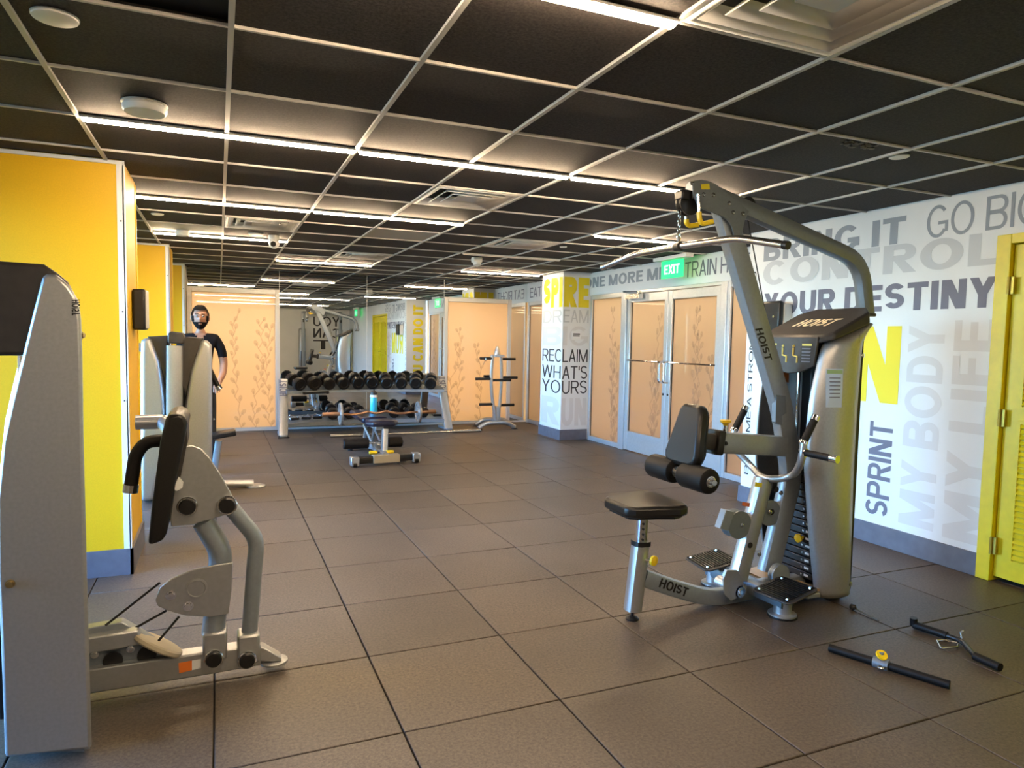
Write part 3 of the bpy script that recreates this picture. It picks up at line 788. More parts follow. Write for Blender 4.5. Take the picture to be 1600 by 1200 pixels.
# tower: forward direction = -X
TM = Matrix.Translation((3.215, 2.845, 0)) @ Matrix(((-1, 0, 0, 0), (0, -1, 0, 0), (0, 0, 1, 0), (0, 0, 0, 1)))
pr = dense([(.03, .265), (.2, .3), (.36, .33), (.63, .372), (.81, .388), (1.075, .375), (1.25, .34), (1.38, .30), (1.42, .22), (1.46, .13), (1.50, .04)])
near_sh = shroud(lat, TM, .245, 1, pr, 0); shroud(lat, TM, .245, -1, pr, 0)
def tw(x, y, z): return TM @ V((x, y, z))
# cap
cap = MB()
cp = [(-.02, .17), (.05, .25), (.30, .25), (.345, .20), (.345, -.20), (.30, -.25), (.05, -.25), (-.02, -.17)]
lo = [tw(a, b, 1.51-.12*a/.345) for a, b in cp]; hi = [tw(a*.97, b*.97, 1.585-.155*a/.345) for a, b in cp]
cap.add(lo+hi, [tuple(reversed(range(8))), tuple(range(8, 16))]+[(i, (i+1) % 8, (i+1) % 8+8, i+8) for i in range(8)])
capo = cap.build('top_cap', M_dark, lat, bevel=.012)
# HOIST on the cap top
def capP(x, y): return tw(x, y, 1.585-.155*x/.345/.97+.0015)
a0 = capP(.22, -.12); a1 = capP(.22, .13); a2 = capP(.13, -.10)
text('HOIST', a0, a1-a0, a2-a0, mat('logo_cream', (.85, .74, .5), .4), capo, .03)
# placard facing the seat
plc = MB(); pp = [(-.19, 1.425), (.19, 1.425), (.17, 1.27), (.08, 1.235), (.0, 1.225), (-.08, 1.235), (-.17, 1.27)]
plc.prism([tw(.335-(1.425-z)*-.0, y, z) for y, z in pp], tw(.015, 0, 0)-tw(0, 0, 0))
plo = plc.build('placard', M_dark, lat, bevel=.004)
xx = .352
for s_, y in ((-1, -.155), (1, .09)):
    MB().prism([tw(xx, y, 1.388), tw(xx, y+.065, 1.388), tw(xx, y+.065, 1.377), tw(xx, y, 1.377)], tw(.001, 0, 0)-tw(0, 0, 0)).build('yellow_heading', mat('placard_yellow', (.7, .62, .15), .5), plo)
    lb = MB()
    for k in range(5): lb.prism([tw(xx, y, 1.365-.017*k), tw(xx, y+.06, 1.365-.017*k), tw(xx, y+.055, 1.358-.017*k), tw(xx, y, 1.358-.017*k)], tw(.001, 0, 0)-tw(0, 0, 0))
    lb.build('print_lines', mat('placard_print', (.16, .17, .2), .5), plo)
for y in (-.045, .03):
    fg_ = MB().tube([tw(xx, y, 1.365), tw(xx, y, 1.325), tw(xx, y+.028, 1.318), tw(xx, y+.028, 1.285)], .005, 6)
    fg_.ball(tw(xx, y+.002, 1.375), .007, 8).build('exercise_figure', mat('figure_yellow', (.8, .7, .2), .5), plo)
# dark interior, rear panel
MB().prism([tw(.03, -.2, .05), tw(.03, .2, .05), tw(.03, .2, 1.45), tw(.03, -.2, 1.45)], tw(.02, 0, 0)-tw(0, 0, 0)).build('rear_panel', M_black, lat)
# weight stack
ws = None
for k in range(15):
    z = .115+.0405*k
    if ws is None:
        ws = MB().box((0, 0, 0), (.13, .27, .036)).build('weight_plate', M_black, lat, local=True, bevel=.004); o = ws
    else: o = ws.copy(); COL.objects.link(o)
    o.matrix_parent_inverse = world_of(lat).inverted(); p = tw(.18, 0, z); o.location = p
    bb_ = MB().box((p.x-.0655, p.y-.09, z), (.001, .03, .012)).build('weight_number', M_paper, o)
    MB().cyl((p.x-.0652, p.y-.055, z), (p.x-.0665, p.y-.055, z), .006, 8).build('pin_hole', M_steel, o)
for y in (-.09, .09): MB().cyl(tw(.18, y, .06), tw(.18, y, 1.42), .011, 10).build('guide_rod', M_chrome, lat)
MB().cyl(tw(.18, 0, .7), tw(.18, 0, 1.42), .004, 8).build('stack_cable', M_black, lat)
MB().box(tw(.18, 0, .72), (.1, .2, .05)).build('top_plate', M_black, lat, bevel=.006)
kp = W(1262, 839, YL-.03); kp.x = tw(.27, 0, 0).x
MB().lathe((tw(.26, 0, 0).x, kp.y, kp.z), (-1, 0, 0), [(.008, -.02), (.008, .01), (.024, .012), (.024, .022), (.015, .026), (0, .026)], 16).build('selector_pin', M_ystick, lat)
# orange warning label on the far shroud inner face
MB().prism(P_([(1222, 560), (1233, 561), (1232, 598), (1221, 596)], 3.0), (0, -.002, 0)).build('warning_label', M_orange, lat)
# white label on near shroud
def shp(prof_x, z, dy=.0015):
    """point on the near shroud outer face"""
    z0 = min(pr, key=lambda q: abs(q[0]-z)); wd = z0[1]; t = prof_x/wd
    y = .245-.09*(1-t)**4-.085*(1-math.sqrt(1-(max(0, min(t, 1)-.3)/.71)**2))+.008+dy
    return tw(prof_x, y, z)
lb = MB()
q = [shp(.22, 1.06), shp(.31, 1.06), shp(.31, 1.26), shp(.22, 1.26)]
lbl = lb.prism(q, (0, -.001, 0)).build('instruction_label', mat('label_pale_blue', (.5, .62, .75), .5), lat)
b = MB()
for k in range(6): b.add([shp(.235, 1.21-.02*k, .004), shp(.295, 1.21-.02*k, .004), shp(.295, 1.215-.02*k, .004), shp(.235, 1.215-.02*k, .004)], [(0,1,2,3)])
b.build('print_lines', M_let_d, lbl)
MB().add([shp(.225, 1.235, .004), shp(.305, 1.235, .004), shp(.305, 1.255, .004), shp(.225, 1.255, .004)], [(0,1,2,3)]).build('green_heading', mat('label_green', (.3, .45, .2), .5), lbl)
p0 = shp(.115, 1.395); text('HOIST', p0, shp(.015, 1.44, .012)-p0, (0, 0, .045), M_black, near_sh, .03)
b = MB(); bolt(b, shp(.03, 1.33), (.35, -1, 0), .013); bolt(b, shp(.06, .09), (0, -1, 0), .009); b.build('bolt', M_chrome, lat)
# base plate, rear frame
MB().box((3.02, 2.845, .045), (.3, .4, .03)).build('tower_base', M_grey, lat, bevel=.008)
MB().prism([(2.78, 2.66, .07), (2.78, 3.03, .07), (2.95, 3.05, .07), (2.95, 2.64, .07)], (0, 0, .012)).build('tan_base_plate', M_wood, lat)
MB().rtube([(2.5, YL, .06), (3.0, YL, .06)], .07, .08).build('spine_beam', M_grey, lat)
for y in (2.70, 2.99): MB().cyl((3.13, y, 0), (3.13, y, .04), .03, 14).build('tower_foot', M_rubber, lat)
# mast
mp = P_([(1200, 893), (1237, 742), (1222, 640), (1128, 320)], YL)
MB().rtube(mp, .112, .065, .10, up=(0, 1, 0)).build('mast', M_grey, lat)
# name on mast near face
yy = YL-.0335; p = W(1180, 514, yy); e = W(1196, 564, yy); d = e-p; q = W(1191, 512, yy)-p
text('HOIST', p, d, q, M_black, lat, .03)
# gusset plates
gp = [(290,100),(400,80),(480,95),(560,130),(660,210),(800,330),(940,440),(890,540),(868,640),(860,730),(770,730),(745,620),(700,545),(640,500),(560,470),(400,400),(345,340),(310,270),(296,180)]
gpx = [(1040+x/7.2727, 270+y/7.2727) for x, y in gp]
for s_ in (-1, 1):
    gpl = MB().prism(P_(gpx, YL+s_*.05), (0, s_*.008, 0)).build('gusset_plate', M_gun, lat, bevel=.002)
    if s_ == -1:
        b = MB()
        for (x, y) in ((300,115),(430,245),(540,250),(720,345),(765,450),(875,465)): bolt(b, W(1040+x/7.2727, 270+y/7.2727, YL-.058), (0, -1, 0), .008)
        b.build('bolt', M_chrome, gpl)
        MB().prism(P_([(1095, 288), (1108, 287), (1109, 296), (1096, 296)], YL-.059), (0, -.001, 0)).build('yellow_label', mat('label_yellow', (.7, .62, .02), .5), gpl)
# boom
bp_ = P_([(1078, 298), (1110, 302), (1345, 408), (1353, 492)], YL+.0)
MB().rtube([bp_[0], bp_[1], bp_[2], bp_[3]], .09, .075, .14, up=(0, 1, 0), cr=.03).build('boom', M_gun, lat)
MB().box(W(1348, 492, YL), (.1, .1, .02)).build('boom_socket', M_dark, lat, bevel=.006)
# pulleys at the nose
n0 = W(1075, 318, YL)
MB().lathe((n0.x, YL-.02, n0.z), (0, 1, 0), [(0, 0), (.06, 0), (.06, .008), (.048, .02), (.06, .032), (.06, .04), (0, .04)], 22).build('pulley', M_black, lat)
MB().box((n0.x-.035, YL, n0.z+.035), (.05, .07, .05)).build('pulley_guard', M_black, lat, bevel=.01)
n1 = W(1166, 322, YL)
MB().lathe((n1.x, YL-.02, n1.z), (0, 1, 0), [(0, 0), (.045, 0), (.045, .008), (.035, .02), (.045, .032), (.045, .04), (0, .04)], 18).build('pulley', M_black, lat)
MB().cyl(W(1168, 340, YL+.03), W(1224, 640, YL+.03), .0035, 6).build('cable', M_black, lat)
MB().cyl(W(1224, 640, YL+.03), W(1228, 760, YL+.03), .0035, 6).build('cable', M_black, lat)
br = P_([(1213, 617), (1228, 619), (1229, 645), (1222, 650), (1222, 665), (1212, 660)], YL-.036); MB().prism(br, (0, .03, 0)).build('cable_bracket', M_gun, lat, bevel=.002)
# yellow hooks
for pts, Y in (([(1091, 303), (1093, 343), (1097, 350), (1110, 347)], YL-.065), ([(1071, 328), (1073, 349), (1077, 353), (1088, 352)], YL+.065)):
    q = P_(pts, Y); q[-1].y -= .02
    hk = MB().tube(q[:2], .009, 8).build('bar_hook', M_steel, lat)
    MB().tube([q[0]*.3+q[1]*.7]+q[1:], .0125, 8, .02).build('hook_sleeve', M_ystick, hk)
# arm, collar, chest pad
ar = P_([(1122, 691), (1222, 697)], YL)
armo = MB().rtube(ar, .075, .108, up=(0, 0, 1)).build('pad_arm', M_grey, lat)
b = MB(); bolt(b, W(1134, 693, YL-.037), (0, -1, 0), .008); b.build('bolt', M_black, armo)
ck = W(1113, 690, YL); ck2 = W(1123, 691, YL)
MB().rtube([ck, ck2], .098, .128, up=(0, 0, 1)).build('arm_collar', M_black, lat, bevel=.004)
MB().rtube([W(1085, 688, YL), ck], .058, .085, up=(0, 0, 1)).build('inner_tube', M_dark, lat)
# chest pad: outline in (lateral, up), thickness along the tilted normal
pc = W(1077, 677, YL); pc.z -= .01
ol_ = [(-.115, -.14), (-.13, -.10), (-.085, .13), (-.06, .158), (.06, .158), (.085, .13), (.13, -.10), (.115, -.14), (.08, -.158), (-.08, -.158)]
R_ = Matrix.Rotation(math.radians(13), 3, 'Y')
MB().prism([pc+R_ @ V((-.035, a, b)) for a, b in ol_], R_ @ V((.065, 0, 0))).build('chest_pad', M_vinyl, lat, bevel=.018)
MB().prism([pc+R_ @ V((.03, a*.85, b*.85)) for a, b in ol_], R_ @ V((.01, 0, 0))).build('pad_backing', M_black, lat)
# thigh rollers
rx, rz = 2.155, .722
MB().cyl((rx, 2.56, rz), (rx, 3.06, rz), .014, 10).build('roller_axle', M_steel, lat)
for (y0, y1) in ((2.59, 2.79), (2.86, 3.06)):
    r_ = MB().lathe((rx, y0, rz), (0, 1, 0), [(.012, 0), (.05, 0), (.06, .006), (.063, .018), (.063, y1-y0-.018), (.06, y1-y0-.006), (.05, y1-y0), (.012, y1-y0)], 24).build('thigh_roller', M_foam, lat)
    MB().lathe((rx, y0+.001, rz), (0, -1, 0), [(.028, 0), (.028, .005), (.022, .006), (.02, .003), (.008, .003), (.008, .008), (0, .008)], 18).build('end_cap', M_steel, r_)
MB().rtube([(rx, YL, rz), (rx+.05, YL, rz+.08)], .03, .05).build('roller_bracket', M_steel, lat)
# yellow pop pin on the arm
kn = W(1133, 678, YL)
MB().cyl((kn.x, YL, kn.z-.02), (kn.x, YL, kn.z+.045), .012, 12).build('pin_sleeve', M_chrome, lat)
MB().lathe((kn.x, YL, kn.z+.045), (0, 0, 1), [(.012, 0), (.015, .008), (.028, .016), (.028, .028), (0, .03)], 18).build('pop_pin', M_ystick, lat)
# seat
sp = W(1006, 790, YL)
so = [(-.17, -.10), (-.135, -.135), (-.02, -.155), (.08, -.19), (.14, -.17), (.165, -.11), (.165, .11), (.14, .17), (.08, .19), (-.02, .155), (-.135, .135), (-.17, .10)]
MB().prism([(sp.x+a, YL+b, .548) for a, b in so], (0, 0, .055)).build('seat', M_vinyl, lat, bevel=.016)
MB().prism([(sp.x+a*.85, YL+b*.85, .536) for a, b in so], (0, 0, .012)).build('seat_board', M_black, lat)
f0 = V((1.892, YL, 0)); top = W(1001, 848, YL); sb = W(1003, 815, YL)
MB().rtube([V((f0.x, YL, .045)), top], .082, .075, up=(0, 1, 0), cr=.025).build('seat_post', M_silver, lat)
MB().rtube([top, V((sb.x, YL, .54))], .058, .052, up=(0, 1, 0), cr=.02).build('inner_post', M_chrome, lat)
b = MB()
for k in range(5):
    p = top.lerp(V((sb.x, YL, .54)), .15+.17*k); b.cut().cyl((p.x-.008, YL-.03, p.z), (p.x-.008, YL-.0275, p.z), .006, 8)
b.build('pin_hole', M_black, lat)
MB().rtube([top-V((0, 0, .012)), top+V((0.001, 0, .012))], .088, .08, up=(0, 1, 0), cr=.025).build('post_collar', M_black, lat)
MB().lathe((f0.x, YL, 0), (0, 0, 1), [(.034, 0), (.034, .006), (.024, .014), (.008, .018), (.008, .05), (0, .05)], 16).build('leveling_foot', M_black, lat)
kn = W(1021, 876, YL-.06)
MB().cyl(W(1008, 874, YL-.03), kn, .010, 10).build('pin_sleeve', M_chrome, lat)
MB().lathe(kn, V((.25, -1, 0)), [(.012, -.012), (.025, -.004), (.025, .008), (.012, .012), (0, .012)], 18).build('adjust_knob', M_ystick, lat)
# curved base beam with name
bpts = P_([(1004, 902), (1050, 918), (1110, 935), (1180, 921)], YL)
MB().rtube(bpts, .085, .06, .12, up=(0, 1, 0)).build('base_beam', M_grey, lat)
p = W(1029, 917, YL-.0315); e = W(1072, 933, YL-.0315); text('HOIST', p, e-p, W(1034, 903, YL-.0315)-p, M_black, lat, .03)
# cross beam with feet
fR = WF(1222, 962, 0); fL = V((fR.x-.03, 2*YL-fR.y+.02, 0))
MB().rtube([V((fR.x, fR.y-.03, .085)), V((fL.x, fL.y+.03, .085))], .085, .07).build('cross_beam', M_gun, lat)
for f in (fR, fL):
    MB().lathe((f.x, f.y, .008), (0, 0, 1), [(.07, 0), (.07, .008), (.045, .012), (.042, .07)], 20).build('foot', M_silver, lat)
    MB().lathe((f.x, f.y, 0), (0, 0, 1), [(.075, 0), (.075, .009)], 20).build('foot_rubber', M_rubber, lat)
# footplates
for f, sgn in ((fR, -1), (fL, 1)):
    c0 = V((f.x-.005, f.y+sgn*.015, .135)); R_ = Matrix.Rotation(math.radians(-10), 3, 'Y') @ Matrix.Rotation(math.radians(sgn*-6), 3, 'Z')
    fp_ = MB().prism([c0+R_ @ V((a, b, 0)) for a, b in ((-.115, -.1), (-.09, -.12), (.09, -.12), (.115, -.1), (.115, .1), (.09, .12), (-.09, .12), (-.115, .1))], (0, 0, .01)).build('footplate', M_dark, lat, bevel=.003)
    for k in range(13):
        MB().box(c0+R_ @ V((-.1+k*.0166, 0, .013)), (.007, .2, .006), R_).build('tread_rib', M_rubber, fp_)
    b = MB()
    for a in (-.085, .085):
        for b2 in (-.085, .085): b.cut().lathe(c0+R_ @ V((a, b2, .012)), (0, 0, 1), [(.01, 0), (.008, .006), (0, .007)], 8)
    b.build('bolt', M_chrome, fp_)
# row arm
ra = P_([(1152, 905), (1193, 748)], YL)
ra = [p+V((0, 0, 0)) for p in ra]
MB().rtube(ra, .088, .07, up=(0, 1, 0)).build('row_arm', M_silver, lat)
MB().prism(P_([(1180, 753), (1191, 755), (1190, 762), (1179, 760)], YL-.0365), (0, -.001, 0)).build('yellow_label', mat('label_yellow', (.7, .62, .02), .5), lat)
MB().prism(P_([(1160, 784), (1172, 786), (1171, 792), (1159, 790)], YL-.0365), (0, -.001, 0)).build('red_label', mat('label_red', (.6, .15, .05), .5), lat)
pc_ = W(1152, 818, YL)
MB().lathe((pc_.x-.01, YL-.032, pc_.z), (0, 1, 0), [(0, 0), (.075, 0), (.075, .01), (.06, .032), (.075, .054), (.075, .064), (0, .064)], 26).build('pulley', M_gun, lat)
gd = P_([(1135, 797), (1148, 800), (1138, 830), (1125, 826)], YL-.04); MB().prism(gd, (0, .045, 0)).build('pulley_bracket', M_grey, lat, bevel=.003)
b = MB(); bolt(b, (pc_.x, YL-.034, pc_.z), (0, -1, 0), .008); b.build('bolt', M_chrome, lat)
pc2 = W(1198, 800, YL)
MB().lathe((pc2.x, YL-.028, pc2.z), (0, 1, 0), [(0, 0), (.07, 0), (.07, .01), (.055, .028), (.07, .046), (.07, .056), (0, .056)], 24).build('pulley', M_gun, lat)
# slots on the mast leg
for (x, y) in ((1213, 765), (1206, 800), (1172, 852)):
    p = W(x, y, YL-.0385)
    MB().lathe(p, (0, -1, 0), [(0, 0), (.016, 0), (.016, .002), (0, .002)], 12).build('slot', M_gap, lat)
b = MB()
for (x, y) in ((1203, 800), (1186, 866), (1220, 770)): bolt(b, W(x, y, YL-.038), (0, -1, 0), .009)
b.build('bolt', M_chrome, lat)
pl = W(1214, 897, YL-.06)
MB().lathe((pl.x, YL-.09, pl.z), (0, 1, 0), [(0, 0), (.06, 0), (.06, .008), (.05, .018), (.06, .028), (.06, .036), (0, .036)], 22).build('low_pulley', M_grey, lat)
# pivot clevis
pv = W(1140, 915, YL)
MB().cyl((pv.x, YL-.085, pv.z-.005), (pv.x, YL+.085, pv.z-.005), .034, 18).build('pivot_tube', M_silver, lat)
for s_ in (-1, 1):
    q = P_([(1128, 905), (1134, 890), (1150, 890), (1160, 905), (1158, 930), (1140, 938), (1130, 928)], YL+s_*.075)
    MB().prism(q, (0, s_*.01, 0)).build('clevis_plate', M_silver, lat, bevel=.002)
b = MB(); bolt(b, (pv.x, YL-.087, pv.z-.005), (0, -1, 0), .02); b.build('pivot_bolt', M_chrome, lat)
# U handles
tp = W(1192, 750, YL)
yn, yf = YL-.25, YL+.25
nn = [W(1240, 746, yn+.1), W(1252, 722, yn), W(1256, 690, yn)]
ff = [V((p.x, 2*YL-p.y, p.z)) for p in nn]
MB().tube([nn[2], nn[1], nn[0], tp, ff[0], ff[1], ff[2]], .019, 12, .08).build('row_handle', M_silver, lat)
dirg = W(1272, 657, yn)-nn[2]
for q, sgn in ((nn[2], 1), (ff[2], -1)):
    g = MB().cyl(q, q+dirg, .019, 14).build('hand_grip', M_foam, lat)
    MB().cyl(q+dirg, q+dirg*1.22, .0205, 14).build('grip_end', M_chrome, g); MB().cyl(q-dirg*.12, q+dirg*.02, .0225, 14).build('grip_ring', M_chrome, g)
    q2 = q+V((0, 0, -.055)); d2_ = V((.02, -.15*sgn, -.005))
    g = MB().cyl(q2, q2+d2_, .018, 14).build('hand_grip', M_foam, lat)
    MB().cyl(q2+d2_, q2+d2_*1.25, .02, 14).build('grip_end', M_chrome, g); MB().cyl(q2-d2_*.1, q2+d2_*.12, .022, 14).build('grip_ring', M_chrome, g)

# lat bar hanging on its chain
lb_t = thing('pulldown_bar', 'long bent steel pull bar hanging from the pulldown machine', 'pull bar', (2.09, YL, 1.85))
pts = [W(943, 417, 3.4), W(992, 397, 3.2), W(1060, 385, YL), W(1150, 372, 2.46), W(1228, 383, 2.2)]
MB().tube([pts[0], pts[1], pts[2], pts[3], pts[4]], .0165, 14, .06).build('bar', M_steel, lb_t)
d = (pts[4]-pts[3]).normalized(); MB().cyl(pts[4]-d*.012, pts[4]+d*.012, .0185, 14).build('end_cap', M_black, lb_t)
d = (pts[0]-pts[1]).normalized(); MB().cyl(pts[0]-d*.012, pts[0]+d*.012, .0185, 14).build('end_cap', M_steel, lb_t)
MB().cyl(pts[2]-V((0, .02, 0)), pts[2]+V((0, .02, 0)), .022, 14).build('swivel_collar', M_dark, lb_t)
ch0 = pts[2]; ch1 = W(1062, 328, YL); n = 8
for k in range(n):
    p = ch0.lerp(ch1, (k+.6)/n); L = (ch1-ch0).length/n*.62
    ax = V((1, 0, 0)) if k % 2 else V((0, 1, 0))
    loop = [p+ax*(.008*math.cos(a))+V((0, 0, L*math.sin(a))) for a in [2*math.pi*i/10 for i in range(11)]]
    MB().tube(loop, .0028, 6, caps=False).build('chain_link', M_steel, lb_t)
MB().tube([ch0+V((0, 0, .01)), ch0+V((.012, 0, .05)), ch0+V((0, 0, .075)), ch0+V((-.012, 0, .05)), ch0+V((0, 0, .01))], .004, 8, .01).build('snap_hook', M_chrome, lb_t)

# ---------------- foreground left machine
YF = 2.90
lm = thing('press_machine', 'silver machine cut by the left edge with curved pad and black handle', 'gym machine', (-.3, YF, 0))
FM = Matrix.Translation((-.398, 2.76, 0)) @ Matrix(((-1, 0, 0, 0), (0, -1, 0, 0), (0, 0, 1, 0), (0, 0, 0, 1)))
zz = lambda x, y: W(x, y, 2.5)
# near and far covers: flat side sheets with rounded rear edge, outline from the tower's side view
sil = [(65, 432), (72, 428), (88, 428.5), (108, 447), (122, 470), (126, 500), (128, 560), (130, 700), (134, 850), (138, 1000), (143, 1185)]
front = [(50, 490), (33, 560), (16, 630), (3, 690), (-6, 780), (-5, 900), (0, 1000), (7, 1185)]
outl = P_(sil, 2.5)+P_(front[::-1], 2.5)
for p in outl: p.y = 0
for yy, ext, nm in ((2.5, .02, 'shroud'), (3.06, -.02, 'shroud')):
    MB().prism([V((p.x-(yy-2.5)*.22, yy, max(p.z, .02))) for p in outl], (0, ext, 0)).build(nm, M_shroud, lm, bevel=.016, ang=50)
rear = [W(x, y, 2.5) for x, y in sil[3:]]
b = MB(); vs = []
for p in rear: vs += [V((p.x-.004, 2.505, max(p.z, .02))), V((p.x-.127, 3.055, max(p.z, .02))), V((p.x-.143, 3.055, max(p.z, .02))), V((p.x-.02, 2.505, max(p.z, .02)))]
n = len(rear)
fs = [(i*4+k, i*4+(k+1) % 4, (i+1)*4+(k+1) % 4, (i+1)*4+k) for i in range(n-1) for k in range(4)]+[(3, 2, 1, 0), tuple(range(4*n-4, 4*n))]
b.add(vs, fs).build('rear_cover', M_shroud, lm)
capl = P_([(70, 412), (90, 425), (108, 440), (118, 458), (115, 470), (40, 556), (-60, 556), (-60, 404), (0, 407)], 2.5)
MB().prism([V((p.x-.004, 2.512, p.z)) for p in capl], (-.118, .536, 0)).build('top_cap', M_dark, lm, bevel=.012)
for yy in (2.7, 2.86): MB().cyl((-.6, yy, .1), (-.6, yy, 1.3), .012, 10).build('guide_rod', M_chrome, lm)
MB().box((-.6, 2.78, .45), (.16, .28, .7)).build('weight_stack', M_black, lm, bevel=.005)
MB().prism([V((p.x*1, 2.52, p.z)) for p in P_([(20, 1180), (130, 1180), (130, 1120), (20, 1120)], 2.5)], (-.11, .5, 0)).build('tower_base', M_grey, lm)
b = MB(); bolt(b, (W(16, 912, 2.498)).to_tuple(), (0, -1, 0), .010); bolt(b, W(140, 1188, 2.5)-V((.004, 0, 0)), (.9, -.5, 0), .009); bolt(b, W(127, 524, 2.52), (1, -.3, 0), .009)
b.build('bolt', mat('brass_bolt', (.55, .42, .2), .3, 1), lm)
p = W(112, 484, 2.497); text('HOIST', W(125, 468, 2.497), W(125, 492, 2.497)-W(125, 468, 2.497), W(112, 469, 2.497)-W(125, 468, 2.497), M_black, lm, .03)
# base beam
q = P_([(120, 1050), (330, 1018), (408, 1008), (408, 1040), (330, 1054), (120, 1088)], YF-.035)
MB().prism([V((p.x, p.y, max(p.z, .006))) for p in q], (0, .07, 0)).build('base_beam', M_silver, lm, bevel=.006)
q = P_([(120, 985), (190, 972), (214, 985), (280, 1027), (120, 1050)], YF+.0)
MB().prism(q, (0, .05, 0)).build('side_plate', M_grey, lm, bevel=.004)
MB().prism(P_([(120, 1000), (216, 985), (222, 1008), (120, 1026)], YF-.04), (0, .05, 0)).build('inner_beam', M_silver, lm, bevel=.006)
b = MB()
for (x, y) in ((148, 1023), (204, 1014)): bolt(b, W(x, y, YF-.042), (0, -1, 0), .010)
b.build('bolt', M_steel, lm)
for (x, y) in ((177, 1031), (230, 1022)): MB().lathe(W(x, y, YF-.003), (0, -1, 0), [(.028, 0), (.034, .004), (.034, .012), (.028, .012)], 18).build('eyelet', M_black, lm)
wc = W(246, 1006, YF); 
MB().lathe(wc, V((.53, .19, .83)), [(0, -.012), (.095, -.012), (.1, -.006), (.1, .006), (.095, .012), (0, .012)], 30).build('pulley', mat('cream_pulley', (.5, .45, .33), .4), lm)
# end foot
MB().lathe(W(428, 1030, YF), (0, 0, 1), [(.055, -.012), (.055, -.002), (.05, 0), (0, 0)], 20).build('end_foot', M_silver, lm)
MB().prism([V((p.x, p.y, p.z)) for p in P_([(398, 1012), (412, 1012), (440, 1028), (440, 1034), (398, 1034)], YF-.03)], (0, .06, 0)).build('foot_bracket', M_silver, lm, bevel=.004)
# clamps and arms
def clamp(px, py, wd, hgt):
    c = W(px, py, YF)
    MB().box((c.x, YF, c.z), (wd, .1, hgt)).build('clamp', M_silver, lm, bevel=.01)
clamp(336, 1003, .09, .115); clamp(388, 1008, .085, .12)
for (x, y) in ((334, 1028), (386, 1030)):
    p = W(x, y, YF-.05); k = MB().lathe(p, (0, -1, 0), [(.036, 0), (.036, .012), (.033, .016), (0, .016)], 22).build('pivot_ring', M_chrome, lm)
    MB().lathe(p-V((0, .016, 0)), (0, -1, 0), [(.03, 0), (.03, .004), (.026, .008), (0, .009)], 22).build('pivot_cap', M_black, k)
MB().tube(P_([(333, 990), (342, 900), (346, 862), (318, 815)], YF), .043, 18, .12).build('main_arm', M_grey, lm)
MB().tube(P_([(389, 1000), (398, 880), (402, 842), (358, 790)], YF), .031, 16, .12).build('link_arm', M_grey, lm)
cam_ = [(243, 937), (250, 918), (268, 904), (300, 890), (335, 882), (364, 878), (362, 920), (357, 958), (330, 963), (290, 961), (262, 953), (247, 946)]
for s_ in (-1, 1):
    cpl = MB().prism(P_(cam_, YF+s_*.05), (0, s_*.008, 0)).build('cam_plate', M_silver, lm, bevel=.003)
    if s_ == -1:
        b = MB()
        for (x, y) in ((267, 930), (294, 947)): bolt(b, W(x, y, YF-.059), (0, -1, 0), .014)
        b.build('bolt', M_chrome, cpl)
        MB().lathe(W(307, 919, YF-.058), (0, -1, 0), [(.034, 0), (.04, .003), (.04, .006), (.032, .007), (.03, .002)], 24).build('ring', M_silver, cpl)
b = MB().cut().cyl(W(250, 910, YF), W(165, 977, YF), .005, 6).cut().cyl(W(260, 954, YF), W(208, 983, YF), .005, 6)
b.build('cable', M_black, lm)
MB().cyl(W(280, 963, YF), W(247, 1002, YF), .005, 6).build('cable_end', M_black, lm)
# orange label
MB().prism(P_([(279, 1036), (300, 1032), (300, 1047), (280, 1052)], YF-.0365), (0, -.001, 0)).build('warning_label', M_orange, lm)
MB().prism(P_([(300, 1032), (314, 1030), (314, 1044), (300, 1047)], YF-.0365), (0, -.001, 0)).build('warning_pictogram', M_paper, lm)
# upper plates
up_ = [(266, 812), (276, 740), (283, 698), (300, 696), (314, 701), (328, 716), (344, 740), (358, 765), (367, 782), (366, 797), (354, 803), (330, 811), (300, 819), (268, 822)]
for s_ in (-1, 1):
    upl = MB().prism(P_(up_, YF+s_*.055), (0, s_*.008, 0)).build('pivot_plate', M_silver, lm, bevel=.003)
    if s_ == -1:
        for (x, y) in ((303, 729), (321, 772)): MB().lathe(W(x, y, YF-.063), (0, -1, 0), [(.026, -.001), (.032, .001), (.032, .003), (.026, .003)], 24).build('ring', M_silver, upl)
        for (x, y) in ((293, 790), (355, 788)):
            p = W(x, y, YF-.063); k = MB().lathe(p, (0, -1, 0), [(.037, 0), (.037, .018), (.034, .022), (0, .022)], 22).build('pivot_ring', M_chrome, lm)
            MB().lathe(p-V((0, .022, 0)), (0, -1, 0), [(.031, 0), (.031, .004), (.027, .01), (0, .011)], 22).build('pivot_cap', M_black, k)
# curved pad seen edge-on
padpx = [(259, 652), (266, 648), (280, 646), (290, 652), (293, 662), (288, 690), (276, 745), (268, 790), (260, 835), (254, 846), (240, 851), (231, 853), (236, 800), (243, 745), (250, 690)]
MB().prism(P_(padpx, YF-.14), (0, .3, 0)).build('back_pad', M_vinyl, lm, bevel=.016)
MB().prism(P_([(291, 660), (293, 690), (282, 745), (272, 765), (276, 720), (284, 690)], YF-.1), (0, .2, 0)).build('pad_bracket', M_dark, lm, bevel=.004)
MB().prism(P_([(279, 745), (286, 756), (285, 762), (275, 768), (272, 762)], YF-.11), (0, .03, 0)).build('clip', M_paper, lm)
hp = P_([(262, 688), (228, 690), (212, 710), (205, 757)], YF-.02)
MB().tube(hp, .024, 14, .08).build('hand_grip', M_foam, lm)
d = (hp[-1]-hp[-2]).normalized(); MB().cyl(hp[-1], hp[-1]+d*.03, .027, 16).build('grip_end', M_chrome, lm)
